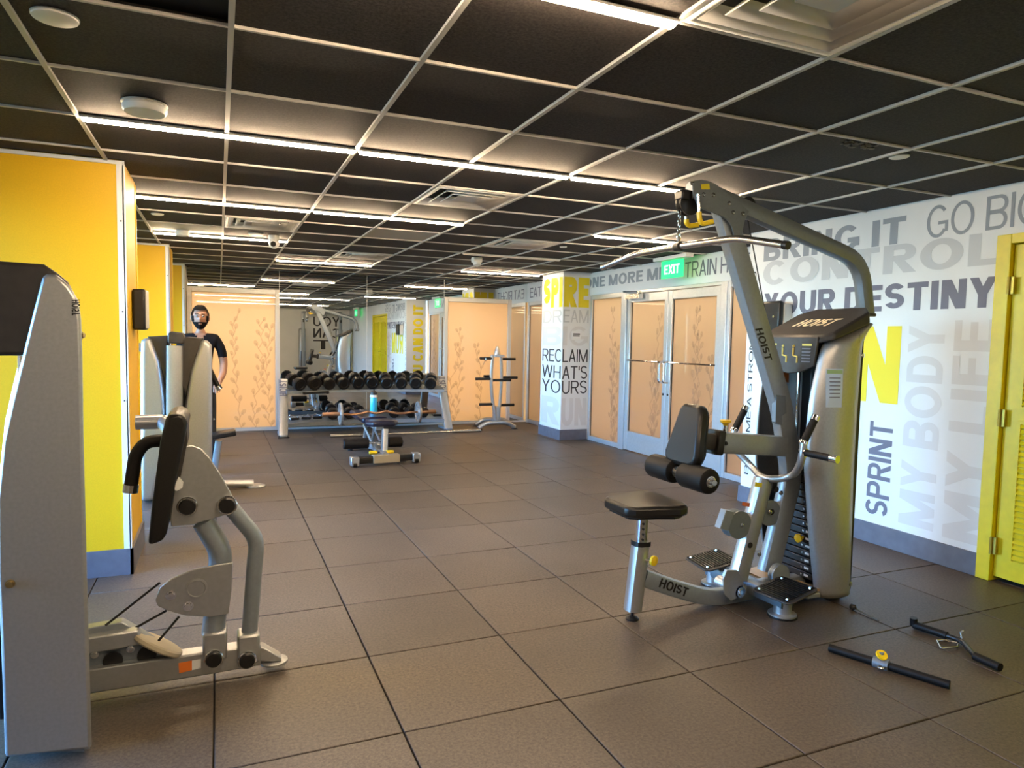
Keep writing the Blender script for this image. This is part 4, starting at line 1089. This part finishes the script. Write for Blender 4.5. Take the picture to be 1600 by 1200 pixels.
MB().tube(P_([(212, 660), (255, 659)], YF+.25), .03, 14).build('side_tube', M_silver, lm)
MB().tube([W(255, 659, YF+.25), W(280, 690, YF+.06)], .03, 14).build('side_tube', M_silver, lm)

# ---------------- double tower machine by the second pier
YT = 6.2
dm = thing('dual_tower_machine', 'tall silver machine with two shrouds and dark top, in front of the man', 'gym machine', (-.33, YT+.15, 0))
def PT(pts, Y=YT): return P_(pts, Y)
for out, nm in (([(219, 787), (240, 788), (262, 700), (258, 620), (250, 565), (236, 530), (228, 526), (220, 533), (219, 560), (219, 680)], 'shroud'),
                ([(331, 787), (306, 788), (286, 700), (288, 640), (298, 580), (314, 533), (322, 530), (330, 540), (331, 560), (331, 680)], 'shroud')):
    q = [p for p in PT(out)]
    for p in q: p.z = max(p.z, .01)
    so_ = MB().prism(q, (0, .36, 0)).build(nm, M_shroud, dm, bevel=.07, ang=70); so_.modifiers['b'].segments = 5; so_.modifiers['b'].angle_limit = math.radians(60)
MB().prism(PT([(230, 526), (262, 524), (262, 560), (258, 600), (250, 570)], YT+.03), (0, .3, 0)).build('top_cap', M_dark, dm, bevel=.008)
MB().prism(PT([(284, 526), (318, 528), (310, 548), (298, 586), (290, 620), (284, 600)], YT+.03), (0, .3, 0)).build('top_cap', M_dark, dm, bevel=.008)
MB().prism(PT([(240, 545), (310, 545), (306, 780), (240, 780)], YT+.12), (0, .02, 0)).build('rear_panel', M_black, dm)
MB().rtube(PT([(273, 540), (272, 790)], YT-.03), .12, .1, up=(0, 1, 0), cr=.03).build('centre_column', M_shroud, dm)
MB().prism(PT([(262, 521), (268, 518), (285, 520), (288, 528), (286, 538), (262, 536)], YT-.09), (0, .3, 0)).build('column_cap', M_dark, dm, bevel=.01)
MB().tube(PT([(208, 540), (240, 548)], YT+.2), .035, 12).build('side_arm', M_grey, dm)
MB().cyl(PT([(320, 560)], YT+.3)[0], PT([(340, 603)], YT+.3)[0], .022, 12).build('hand_grip', M_foam, dm)
p = PT([(340, 603)], YT+.3)[0]; MB().cyl(p, p+V((.02, 0, -.03)), .025, 12).build('grip_end', M_chrome, dm)
MB().box(PT([(344, 679)], YT+.75)[0], (.28, .2, .05), Matrix.Rotation(-.15, 3, 'Y')).build('seat', M_vinyl, dm, bevel=.012)
MB().rtube([W(342, 688, YT+.75), V((W(342, 688, YT+.75).x-.05, YT+.75, .05)), V((-.33, YT+.4, .05))], .06, .06, .05).build('seat_post', M_grey, dm)
fa = WF(340, 756, .05); fb = WF(405, 760, 0)
MB().tube([V((-.3, YT+.3, .05)), V((fa.x, fa.y, .05)), V((fb.x-.05, fb.y, .03))], .035, 12, .1).build('floor_leg', M_silver, dm)
MB().lathe((fb.x-.03, fb.y, 0), (0, 0, 1), [(.085, 0), (.085, .012), (.06, .02), (0, .022)], 20).build('foot', M_silver, dm)
b = MB(); bolt(b, W(334, 655, YT+.1), (1, -.2, 0), .01); b.build('bolt', M_steel, dm)

# ================================================================ FREE WEIGHTS
def rackY(x): return 10.0+.22*(1-((x-2.0)/1.15)**2)
rk = thing('dumbbell_rack', 'silver two-tier dumbbell rack in front of the mirror', 'rack', (2.0, 10.0, 0))
for (bp0, tp0) in ((V((.80, 9.72, .02)), V((.83, 10.08, .77))), (V((3.2, 9.83, .02)), V((3.17, 10.15, .80)))):
    MB().rtube([bp0, tp0], .13, .06, up=(0, 1, 0), cr=.025).build('upright', M_silver, rk)
    MB().box((bp0.x, bp0.y+.18, .02), (.09, .46, .04)).build('foot', M_grey, rk, bevel=.01)
    MB().box((bp0.x, bp0.y-.03, .008), (.15, .1, .014)).build('foot_pad', M_rubber, rk)
    dv = (tp0-bp0).normalized(); fy = V((0, -.031, .016)); text('HOIST', tp0-dv*.26+fy+V((.05, 0, 0)), dv*.24, V((-.1, 0, 0)), M_let_d, rk, .03)
def arc_tray(z, dy0, dy1, tilt, m, name, th=.02):
    b = MB(); vs = []; n = 16
    for k in range(n+1):
        x = .86+(3.14-.86)*k/n; y = rackY(x)
        for (dy, dz) in ((dy0, 0), (dy1, tilt), (dy1, tilt-th), (dy0, -th)): vs.append((x, y+dy, z+dz))
    fs = [(i*4+k, i*4+(k+1) % 4, (i+1)*4+(k+1) % 4, (i+1)*4+k) for i in range(n) for k in range(4)]+[(0, 1, 2, 3), (n*4+3, n*4+2, n*4+1, n*4)]
    b.add(vs, fs).build(name, m, rk)
arc_tray(.615, -.13, .13, .06, M_grey, 'top_shelf', .035)
arc_tray(.17, -.15, .17, .07, M_gun, 'bottom_shelf', .05)
def dumbbell(label, x, y, z, r, L, rz, tilt, group):
    t = thing('dumbbell', label, 'dumbbell', (x, y, z), rz, group)
    t.rotation_euler = (tilt, 0, rz); t.matrix_basis = Matrix.Translation((x, y, z)) @ Matrix.Rotation(rz, 4, 'Z') @ Matrix.Rotation(tilt, 4, 'X')
    hl = L*.3
    for s_ in (-1, 1):
        h = MB().lathe((0, s_*(L/2-hl), 0), (0, s_, 0), [(.02, 0), (r*.86, 0), (r, r*.14), (r, hl-r*.14), (r*.86, hl), (r*.6, hl), (r*.56, hl-.004), (0, hl-.004)], 12).build('head', M_rubber, t, local=True)
        MB().lathe((0, s_*(L/2-hl-.008), 0), (0, s_, 0), [(.024, 0), (.024, .01)], 12).build('collar', M_chrome, t, local=True)
    MB().lathe((0, -(L/2-hl), 0), (0, 1, 0), [(.015, 0), (.018, (L-2*hl)/2), (.015, L-2*hl)], 12).build('handle', M_chrome, t, local=True)
ordn = ['first', 'second', 'third', 'fourth', 'fifth', 'sixth', 'seventh', 'eighth', 'ninth', 'tenth']
rad = [.092, .098, .086, .088, .094, .096, .092, .09, .09, .09]
for k in range(10):
    x = 1.0+(2.98-1.0)*k/9
    dumbbell('black round-headed dumbbell, %s from the left on the top shelf of the rack' % ordn[k], x, rackY(x), .615+.03+rad[k]+.004, rad[k], .33, -(x-2.0)*-.33*-1, .23, 'dumbbells on the top shelf')
for k, x in enumerate((1.52, 1.76, 1.96, 2.42, 2.63, 2.82)):
    r = (.085, .088, .07, .085, .085, .08)[k]
    dumbbell('black dumbbell, %s from the left on the bottom shelf of the rack' % ordn[k], x, rackY(x), .17+.035+r+.004, r, .3, (0, 0, .2, 0, .35, .35)[k], .21, 'dumbbells on the bottom shelf')
# loose cable attachments at the left of the bottom shelf
def dhandle(label, x, rz):
    y = rackY(x)-.06; z = .17+.03
    t = thing('stirrup_attachment', label, 'cable attachment', (x, y, z), rz, 'cable attachments on the bottom shelf')
    MB().cyl((-.06, 0, .02), (.06, 0, .02), .018, 12).build('grip', M_foam, t, local=True)
    MB().tube([(-.066, 0, .02), (-.07, .03, .04), (0, .13, .06), (.07, .03, .04), (.066, 0, .02)], .006, 8, .03).build('strap', M_steel, t, local=True)
    MB().lathe((0, .13, .06), (0, 0, 1), [(.014, -.006), (.014, .006)], 10).build('ring', M_chrome, t, local=True)
for x, rz, s_ in ((.98, .4, 'lying at the left end'), (1.14, -.3, 'second from the left upright'), (1.3, .1, 'beside the first dumbbell'), (3.06, .1, 'at the right end')):
    dhandle('stirrup cable attachment with black grip %s of the bottom rack shelf' % s_, x, rz)
# short triceps bar across the shelf
tb = thing('short_bar', 'short black bar resting across the middle of the top shelf front', 'bar', (1.25, 9.92, .57))
MB().tube([(1.08, rackY(1.08)-.17, .585), (1.45, rackY(1.45)-.17, .59)], .016, 12).build('bar', M_black, tb)
for xx in (1.1, 1.43): MB().cyl((xx-.02, rackY(xx)-.17, .587), (xx+.02, rackY(xx)-.17, .588), .02, 12).build('end_cap', M_rubber, tb)
# barbell on the floor
bar = thing('barbell', 'long bare steel barbell lying on the floor before the rack', 'barbell', (2.5, 9.52, .025))
MB().cyl((1.82, 9.52, .025), (3.18, 9.52, .025), .014, 12).build('shaft', M_steel, bar)
for a, b_ in ((1.40, 1.82), (3.18, 3.60)):
    sl_ = MB().cyl((a, 9.52, .025), (b_, 9.52, .025), .025, 16).build('sleeve', M_steel, bar)
    e = b_ if a < 2 else a; MB().cyl((e-.015, 9.52, .025+.0), (e+.015, 9.52, .025), .0249, 16).build('collar', M_chrome, sl_)

# weight tree
wt = thing('weight_tree', 'empty silver weight tree with black pegs beside the rack', 'weight tree', (3.98, 9.92, 0))
for Y, xs in ((9.86, ((775, 655), (769, 625), (767, 590), (770, 556))), (9.98, ((778, 652), (782, 625), (784, 590), (783, 556)))):
    q = [W(x, y, Y) for x, y in xs]
    MB().rtube(q, .05, .05, .25, up=(0, 1, 0), cr=.02).build('upright', M_silver, wt)
tp0 = W(777, 553, 9.92)
MB().lathe((tp0.x, 9.92, tp0.z-.02), (0, 0, 1), [(.05, 0), (.045, .05), (.03, .11), (.012, .14), (0, .145)], 18).build('top_cone', M_silver, wt)
MB().box((tp0.x, 9.92, tp0.z-.03), (.17, .2, .04)).build('top_plate', M_silver, wt, bevel=.006)
for (xa, xb, py, Y) in ((750, 770, 560, 9.86), (783, 805, 561, 9.98), (743, 768, 592, 9.86), (770, 798, 594, 9.86), (756, 768, 588, 9.98), (785, 808, 590, 9.98), (749, 770, 632, 9.86), (780, 803, 633, 9.98)):
    a = W(xa, py, Y); b_ = W(xb, py, Y)
    MB().cyl((a.x, Y, a.z), (b_.x, Y, a.z), .022, 12).build('peg', M_black, wt)
lg = W(776, 650, 9.92); MB().rtube([(lg.x-.005, 9.92, .07), (lg.x, 9.92, .34)], .09, .16, up=(0, 1, 0), cr=.02).build('stem', M_silver, wt)
for Y, cx in ((9.74, 3.955), (10.18, 4.06)):
    MB().tube([(cx-.3, Y, .03), (cx-.17, Y, .105), (cx+.17, Y, .105), (cx+.3, Y, .03)], .034, 12, .12).build('floor_leg', M_silver, wt)
    for s_ in (-1, 1): MB().lathe((cx+s_*.29, Y, 0), (0, 0, 1), [(.05, 0), (.05, .012), (.03, .02), (0, .02)], 14).build('foot_pad', M_black, wt)
MB().rtube([(3.955, 9.74, .1), (4.06, 10.18, .1)], .06, .06).build('cross_beam', M_silver, wt)
sc_t = thing('spring_clip', 'small spring clip hanging on the top left peg of the weight tree', 'clip', W(757, 566, 9.8))
c = W(757, 561, 9.86)
MB().tube([c+V((.0, .034*math.cos(a), .034*math.sin(a)))+V((.004*a/2, 0, 0)) for a in [i*.6 for i in range(22)]], .004, 6).build('coil', M_steel, sc_t)
MB().tube([c+V((0, 0, -.034)), c+V((-.02, -.01, -.09))], .004, 6).build('grip', M_steel, sc_t)

# adjustable bench
bn = thing('weight_bench', 'adjustable bench with dark pads standing in the middle of the floor', 'bench', (1.67, 7.9, 0))
MB().rtube([(1.36, 7.30, .065), (1.98, 7.36, .065)], .075, .075).build('front_bar', M_black, bn)
MB().box((1.67, 7.33, .068), (.3, .09, .088), Matrix.Rotation(.097, 3, 'Z')).build('front_cover', mat('bench_plate', (.5, .43, .3), .4, .4), bn, bevel=.006)
for x, y in ((1.325, 7.297), (2.015, 7.363)):
    MB().box((x, y, .06), (.09, .11, .1)).build('end_block', M_silver, bn, bevel=.012)
    MB().cyl((x-.02, y-.035, .028), (x+.02, y-.035, .028), .028, 14).build('wheel', M_rubber, bn)
MB().rtube([(1.67, 7.33, .09), (1.66, 7.8, .12), (1.65, 8.38, .08)], .07, .07, .1).build('spine', M_silver, bn)
MB().rtube([(1.45, 8.38, .045), (1.88, 8.38, .045)], .06, .06).build('rear_bar', M_silver, bn)
for x in (1.47, 1.86): MB().cyl((x, 8.38, 0), (x, 8.38, .02), .03, 12).build('rear_foot', M_rubber, bn)
for sx in (-.05, .05):
    MB().rtube([(1.65+sx, 8.2, .1), (1.63+sx, 7.95, .38)], .03, .06).build('support_post', M_silver, bn)
    MB().rtube([(1.66+sx, 7.5, .1), (1.60+sx, 7.95, .36)], .02, .04).build('brace', M_silver, bn)
MB().rtube([(1.69, 7.5, .1), (1.71, 7.55, .36)], .06, .09, up=(0, 1, 0)).build('front_post', M_silver, bn)
MB().box((1.65, 8.05, .375), (.09, 1.0, .05)).build('pad_rail', M_silver, bn, bevel=.006)
MB().box((1.65, 8.22, .435), (.29, .86, .07)).build('back_pad', M_bluepad, bn, bevel=.025)
MB().prism([(1.50, 7.56, .395), (1.56, 7.46, .395), (1.80, 7.46, .395), (1.86, 7.56, .395), (1.83, 7.77, .395), (1.53, 7.77, .395)], (0, 0, .065)).build('seat_pad', M_bluepad, bn, bevel=.022)
MB().cyl((1.28, 7.62, .2), (1.94, 7.62, .2), .012, 10).build('roller_axle', M_steel, bn)
for a, b_ in ((1.26, 1.54), (1.76, 1.92)):
    r_ = MB().lathe((a, 7.62, .2), (1, 0, 0), [(.02, 0), (.052, 0), (.06, .01), (.06, b_-a-.01), (.052, b_-a), (.02, b_-a)], 18).build('leg_roller', M_foam, bn)
    MB().cyl((a-.006, 7.62, .2), (a+.001, 7.62, .2), .03, 14).build('end_cap', M_chrome, r_)
for px in ((583, 707), (609, 706)):
    c = W(*px, 7.45); MB().lathe((c.x-.045, 7.45, c.z), (1, 0, 0), [(.012, 0), (.02, .006), (.02, .084), (.012, .09), (0, .09)], 12).build('adjust_knob', M_ystick, bn)
    MB().cyl((min(c.x, 1.68), 7.45, c.z), (max(c.x, 1.68), 7.45, c.z), .008, 8).build('knob_stem', M_chrome, bn)
# ez bar across the bench
ez = thing('curl_bar', 'wavy curl bar with two small plates lying across the bench', 'curl bar', (1.72, 7.95, .5))
YE = 7.95; zb = .4985
pts = [(1.14, 0), (1.30, 0), (1.42, -.012), (1.53, .0), (1.60, .02), (1.66, .0), (1.74, -.0), (1.80, .02), (1.88, .0), (2.0, -.012), (2.10, 0), (2.40, 0)]
MB().tube([(x, YE-d_*.8, zb+d_*1.2) for x, d_ in pts], .014, 10, .05).build('bar', M_gripbrown, ez)
for a, b_ in ((1.08, 1.28), (2.22, 2.42)):
    MB().cyl((a, YE, zb), (b_, YE, zb), .0235, 14).build('sleeve', M_gripbrown, ez)
for x in (1.285, 2.205):
    pl_ = MB().lathe((x-.012, YE, zb), (1, 0, 0), [(.026, .002), (.026, .022), (.05, .022), (.055, .014), (.105, .014), (.11, .024), (.128, .024), (.13, .02), (.13, .004), (.128, 0), (.11, 0), (.105, .01), (.055, .01), (.05, .002), (.026, .002)], 28).build('weight_plate', mat('cast_iron', (.32, .31, .3), .4, .7), ez)
    for k in range(6):
        a = k*math.pi/3; MB().box((x, YE+.08*math.cos(a), zb+.08*math.sin(a)), (.016, .05, .014), Matrix.Rotation(a, 3, 'X')).build('spoke', MATS['cast_iron'], pl_)
# water bottle on the bench
wb = thing('water_bottle', 'clear bottle of blue drink with dark lid on the bench', 'bottle', (1.74, 8.3, .47))
MB().lathe((1.74, 8.3, .471), (0, 0, 1), [(0, 0), (.04, 0), (.044, .01), (.044, .16), (.038, .19), (.03, .195)], 20).build('body', M_water, wb)
MB().lathe((1.74, 8.3, .655), (0, 0, 1), [(.046, 0), (.046, .012), (.044, .014), (.044, .03)], 20).build('clear_band', M_paper, wb)
MB().lathe((1.74, 8.3, .685), (0, 0, 1), [(.04, 0), (.04, .03), (.028, .045), (.014, .05), (.014, .065), (0, .065)], 18).build('lid', M_dark, wb)

# cable attachments on the floor at right
h1 = thing('straight_bar_handle', 'black straight cable bar with yellow cap lying on the floor', 'cable bar', WF(1385, 1040, 0))
a = WF(1296, 1012, .017); b_ = WF(1484, 1070, .017); d = (b_-a)
MB().cyl(a, b_, .0125, 12).build('bar', M_black, h1)
for (t0_, t1_) in ((0, .38), (.53, 1.0)): MB().cyl(a+d*t0_, a+d*t1_, .0175, 14).build('grip', M_foam, h1)
c = a+d*.455; ax = d.normalized()
MB().cyl(c-ax*.03, c+ax*.03, .024, 14).build('swivel', M_gun, h1)
n_ = V((-ax.y, ax.x, 0)); 
MB().lathe(c+V((0, 0, .035)), V((-.25, -.55, .8)), [(.022, 0), (.024, .004), (.022, .01), (0, .011)], 18).build('yellow_cap', M_ystick, h1)
MB().cyl(c+V((0, 0, .0)), c+V((0, 0, .05)), .01, 10).build('cap_stem', M_gun, h1)
MB().tube([c-n_*.0+V((0, 0, .0)), c-n_*.045+V((0, 0, -.002)), c-n_*.05+ax*.012, c-n_*.045+ax*.02, c+ax*.02], .005, 8, .01).build('eye_ring', M_steel, h1)
h2 = thing('v_bar_handle', 'black angled cable handle with steel snap hook on the floor', 'cable handle', WF(1495, 1005, 0))
v0 = WF(1428, 976, .02); v1 = WF(1503, 1001, .02); v2 = WF(1523, 1025, .02); v3 = WF(1563, 1043, .02)
MB().tube([v0, v1, v2, v3], .0125, 12, .03).build('bar', M_black, h2)
MB().cyl(v0, v0.lerp(v1, .7), .0185, 14).build('grip', M_foam, h2); MB().cyl(v2, v3, .0185, 14).build('grip', M_foam, h2)
MB().cyl(v0+V((0, 0, -.005)), v0+V((-.005, 0, .035)), .017, 12).build('stopper', M_rubber, h2)
pk = [WF(x, y, .01) for x, y in ((1464, 1001), (1472, 1000), (1497, 1004), (1496, 1011), (1470, 1013), (1464, 1001))]
MB().tube(pk, .0045, 8, .006).build('snap_hook', M_steel, h2)
MB().tube([v1+V((0, 0, 0)), v1+V((0, .01, .035)), v1+V((.02, .01, .04))], .005, 8).build('hook_eye', M_steel, h2)
# loose chrome pin near the tower foot
pn = thing('selector_rod', 'thin steel rod with black knob on the floor beside the tower', 'rod', WF(1350, 958, 0))
MB().cyl(WF(1335, 950, .012), WF(1373, 970, .006), .004, 8).build('rod', M_steel, pn)
MB().lathe(WF(1330, 947, .016), (WF(1373, 970, .012)-WF(1335, 950, .012)), [(.01, 0), (.016, .005), (.016, .02), (.008, .028)], 14).build('knob', M_black, pn)

# ================================================================ PERSON
def person(x, y):
    H0 = V((x, y, 0))
    J = {'pelvis': ((0, .02, .93), .125, .10), 'waist': ((0, .01, 1.06), .125, .095), 'chest': ((0, .0, 1.24), .155, .105), 'upper': ((0, .01, 1.36), .135, .085), 'neck': ((0, .0, 1.44), .055, .055), 'nape': ((0, -.012, 1.51), .052, .055),
         'shR': ((.17, .01, 1.375), .07, .068), 'elR0': ((.235, .0, 1.29), .062, .062), 'elR': ((.262, .02, 1.13), .05, .05), 'foR': ((.25, -.06, 1.03), .043, .043), 'wrR': ((.21, -.19, .955), .03, .026), 
         'shL': ((-.17, .01, 1.375), .07, .068), 'elL0': ((-.235, .0, 1.29), .062, .062), 'elL': ((-.262, .02, 1.13), .05, .05), 'foL': ((-.25, -.06, 1.03), .043, .043), 'wrL': ((-.21, -.19, .955), .03, .026),
         'hipR': ((.09, .02, .86), .095, .095), 'knR': ((.11, -.01, .48), .058, .06), 'caR': ((.115, .02, .33), .055, .058), 'anR': ((.115, .04, .09), .038, .042), 'toR': ((.13, -.11, .05), .042, .035),
         'hipL': ((-.09, .02, .86), .095, .095), 'knL': ((-.11, -.01, .48), .058, .06), 'caL': ((-.115, .02, .33), .055, .058), 'anL': ((-.115, .04, .09), .038, .042), 'toL': ((-.13, -.11, .05), .042, .035)}
    E_ = [('pelvis', 'waist'), ('waist', 'chest'), ('chest', 'upper'), ('upper', 'neck'), ('neck', 'nape')]
    for s_ in 'RL': E_ += [('upper', 'sh'+s_), ('sh'+s_, 'el0'.replace('0', s_)+'0' if False else 'el'+s_+'0'), ('el'+s_+'0', 'el'+s_), ('el'+s_, 'fo'+s_), ('fo'+s_, 'wr'+s_), ('pelvis', 'hip'+s_), ('hip'+s_, 'kn'+s_), ('kn'+s_, 'ca'+s_), ('ca'+s_, 'an'+s_), ('an'+s_, 'to'+s_)]
    hands = {}
    for s_, sg in (('R', 1), ('L', -1)):
        w_ = V(J['wr'+s_][0]); d = (w_-V(J['fo'+s_][0])).normalized()
        J['pa'+s_] = (tuple(w_+d*.075), .033, .02); E_.append(('wr'+s_, 'pa'+s_))
        side = V((1, 0, 0)); dn = V((0, -.2, -1)).normalized()
        for k in range(4):
            L = (.07, .08, .075, .06)[k]; b0 = w_+d*.085+side*(-.03+.02*k)
            J['f%d%s' % (k, s_)] = (tuple(b0+d*L*.5), .0095, .0095); J['g%d%s' % (k, s_)] = (tuple(b0+d*L*.6+dn*L*.55), .008, .008)
            E_ += [('pa'+s_, 'f%d%s' % (k, s_)), ('f%d%s' % (k, s_), 'g%d%s' % (k, s_))]
        b0 = w_+d*.03; J['t0'+s_] = (tuple(b0-side*sg*.04+d*.02), .012, .012); J['t1'+s_] = (tuple(b0-side*sg*.045+d*.055+dn*.02), .0095, .0095)
        E_ += [('wr'+s_, 't0'+s_), ('t0'+s_, 't1'+s_)]
    names = list(J)
    fix = {n_.replace('elR0', 'elR0'): n_ for n_ in names}
    me = bpy.data.meshes.new('body'); me.from_pydata([J[n_][0] for n_ in names], [(names.index(a), names.index(b)) for a, b in E_], [])
    o = bpy.data.objects.new('body_src', me); COL.objects.link(o)
    o.modifiers.new('k', 'SKIN'); sd = o.modifiers.new('s', 'SUBSURF'); sd.levels = 3; sd.render_levels = 3
    for i, n_ in enumerate(names):
        me.skin_vertices[0].data[i].radius = J[n_][1:]; me.skin_vertices[0].data[i].use_root = (n_ == 'pelvis')
    dg = bpy.context.evaluated_depsgraph_get(); dg.update()
    bm_ = bpy.data.meshes.new_from_object(o.evaluated_get(dg)); bpy.data.objects.remove(o)
    for v in bm_.vertices: v.co.x *= .8
    bm_.materials.clear()
    for m_ in (M_skin, M_shirt, M_pants, M_black): bm_.materials.append(m_)
    for p in bm_.polygons:
        c = p.center.copy(); c.x /= .8; k = 0
        if c.z < .10: k = 3
        elif c.z < .97 and abs(c.x) < .2 and c.y > -.13: k = 2
        elif abs(c.x) < .2 and c.y > -.13:
            k = 1 if c.z < (1.44 if c.y > .0 else 1.375+abs(c.x)*.9) else 0
        elif c.z > 1.2 and c.y > -.13: k = 1
        p.material_index = k; p.use_smooth = True
    for v in bm_.vertices: v.co.z *= .967
    t = thing('person', 'bearded man with short dark hair in a black t-shirt standing behind the double-tower machine', 'person', (x, y, 0))
    ob = bpy.data.objects.new('body', bm_); COL.objects.link(ob); ob.parent = t
    # head
    hc = V((0, -.03, 1.542))
    def shape(p):                       # unit sphere -> head
        q = V((p.x*.077, p.y*.094, p.z*.112))
        if p.z < 0: q.x *= 1-.28*(-p.z)**1.5; q.y *= 1-.1*(-p.z)
        if p.y < -.3:
            q.y += .012*max(0, (-p.y-.6))                 # flatter face
            q.y -= .024*math.exp(-((p.x/.2)**2+((p.z+.12)/.2)**2))   # nose
            q.y -= .008*math.exp(-((p.x/.6)**2+((p.z-.28)/.1)**2))   # brow
            for sx in (-1, 1): q.y += .01*math.exp(-(((p.x-sx*.36)/.18)**2+((p.z-.12)/.12)**2))
            q.y -= .007*math.exp(-((p.x/.28)**2+((p.z+.52)/.09)**2))  # lips
            q.y -= .01*math.exp(-((p.x/.35)**2+((p.z+.85)/.15)**2))  # chin
        return q
    def shell(name, m_, cond, off, par):
        bm = bmesh.new(); bmesh.ops.create_uvsphere(bm, u_segments=48, v_segments=36, radius=1)
        dele = [f for f in bm.faces if not cond(f.calc_center_median())]
        bmesh.ops.delete(bm, geom=dele, context='FACES')
        for v in bm.verts:
            n_ = v.co.copy(); v.co = hc+shape(n_)*(1+off)
            if name == 'hair': v.co.z += .004*max(0, n_.z)+.01*max(0, n_.z)*min(1, 2*abs(n_.x))*(1-n_.x*n_.x); v.co.x *= 1.02
        me_ = bpy.data.meshes.new(name); bm.to_mesh(me_); bm.free(); me_.materials.append(m_)
        for p in me_.polygons: p.use_smooth = True
        oo = bpy.data.objects.new(name, me_); COL.objects.link(oo); oo.parent = par
        return oo
    hd_ = shell('head', M_skin, lambda p: True, 0, t)
    hr = shell('hair', M_hair, lambda p: (p.z > .58 and p.y < -.2) or (p.z > .2-.2*max(p.y, 0)*3 and p.y >= -.2 ) or (p.z > .15 and p.y > -.45 and abs(p.x) > .75), .095, t)
    shell('beard', M_hair, lambda p: p.y < .05 and ((p.z < -.38 and not (abs(p.x) < .26 and -.60 < p.z < -.46)) or (abs(p.x) > .72 and p.z < .2 and p.z > -.5)), .035, t)
    for sx in (-1, 1):
        MB().ball(hc+V((sx*.028, -.083, .016)), .009, 12).build('eye', M_eye, t, local=True)
        MB().ball(hc+V((sx*.028, -.089, .016)), .0055, 8).build('iris', M_hair, t, local=True)
        MB().box(hc+V((sx*.03, -.096, .036)), (.034, .008, .007)).build('eyebrow', M_hair, t, local=True, bevel=.002)
        MB().ball(hc+V((sx*.078, .005, .0)), .03, 12, (.35, .6, 1)).build('ear', M_skin, t, local=True)
    return t
person(W(313, 500, 7.4).x, 7.4)

# ================================================================ BEHIND THE CAMERA (seen in the mirror)
cm = thing('cable_crossover', 'tall cable machine behind the camera, seen in the mirror', 'gym machine', (3.15, -2.2, 0))
for x in (2.55, 3.75):
    MB().box((x, -2.35, .03), (.45, .7, .06)).build('tower_base', M_grey, cm, bevel=.01)
    MB().rtube([(x, -2.15, .05), (x, -2.15, 2.2)], .1, .08).build('column', M_gun, cm)
    MB().box((x+.0, -2.42, .85), (.22, .3, 1.6)).build('shroud', M_shroud, cm, bevel=.05)
    MB().box((x, -2.25, .5), (.14, .06, .8)).build('weight_stack', M_black, cm, bevel=.004)
    for z in (.35, 1.9): MB().lathe((x-.02, -2.08, z), (1, 0, 0), [(0, 0), (.05, 0), (.05, .04), (0, .04)], 16).build('pulley', M_black, cm)
MB().rtube([(2.55, -2.15, 2.17), (3.75, -2.15, 2.17)], .08, .08).build('top_beam', M_gun, cm)
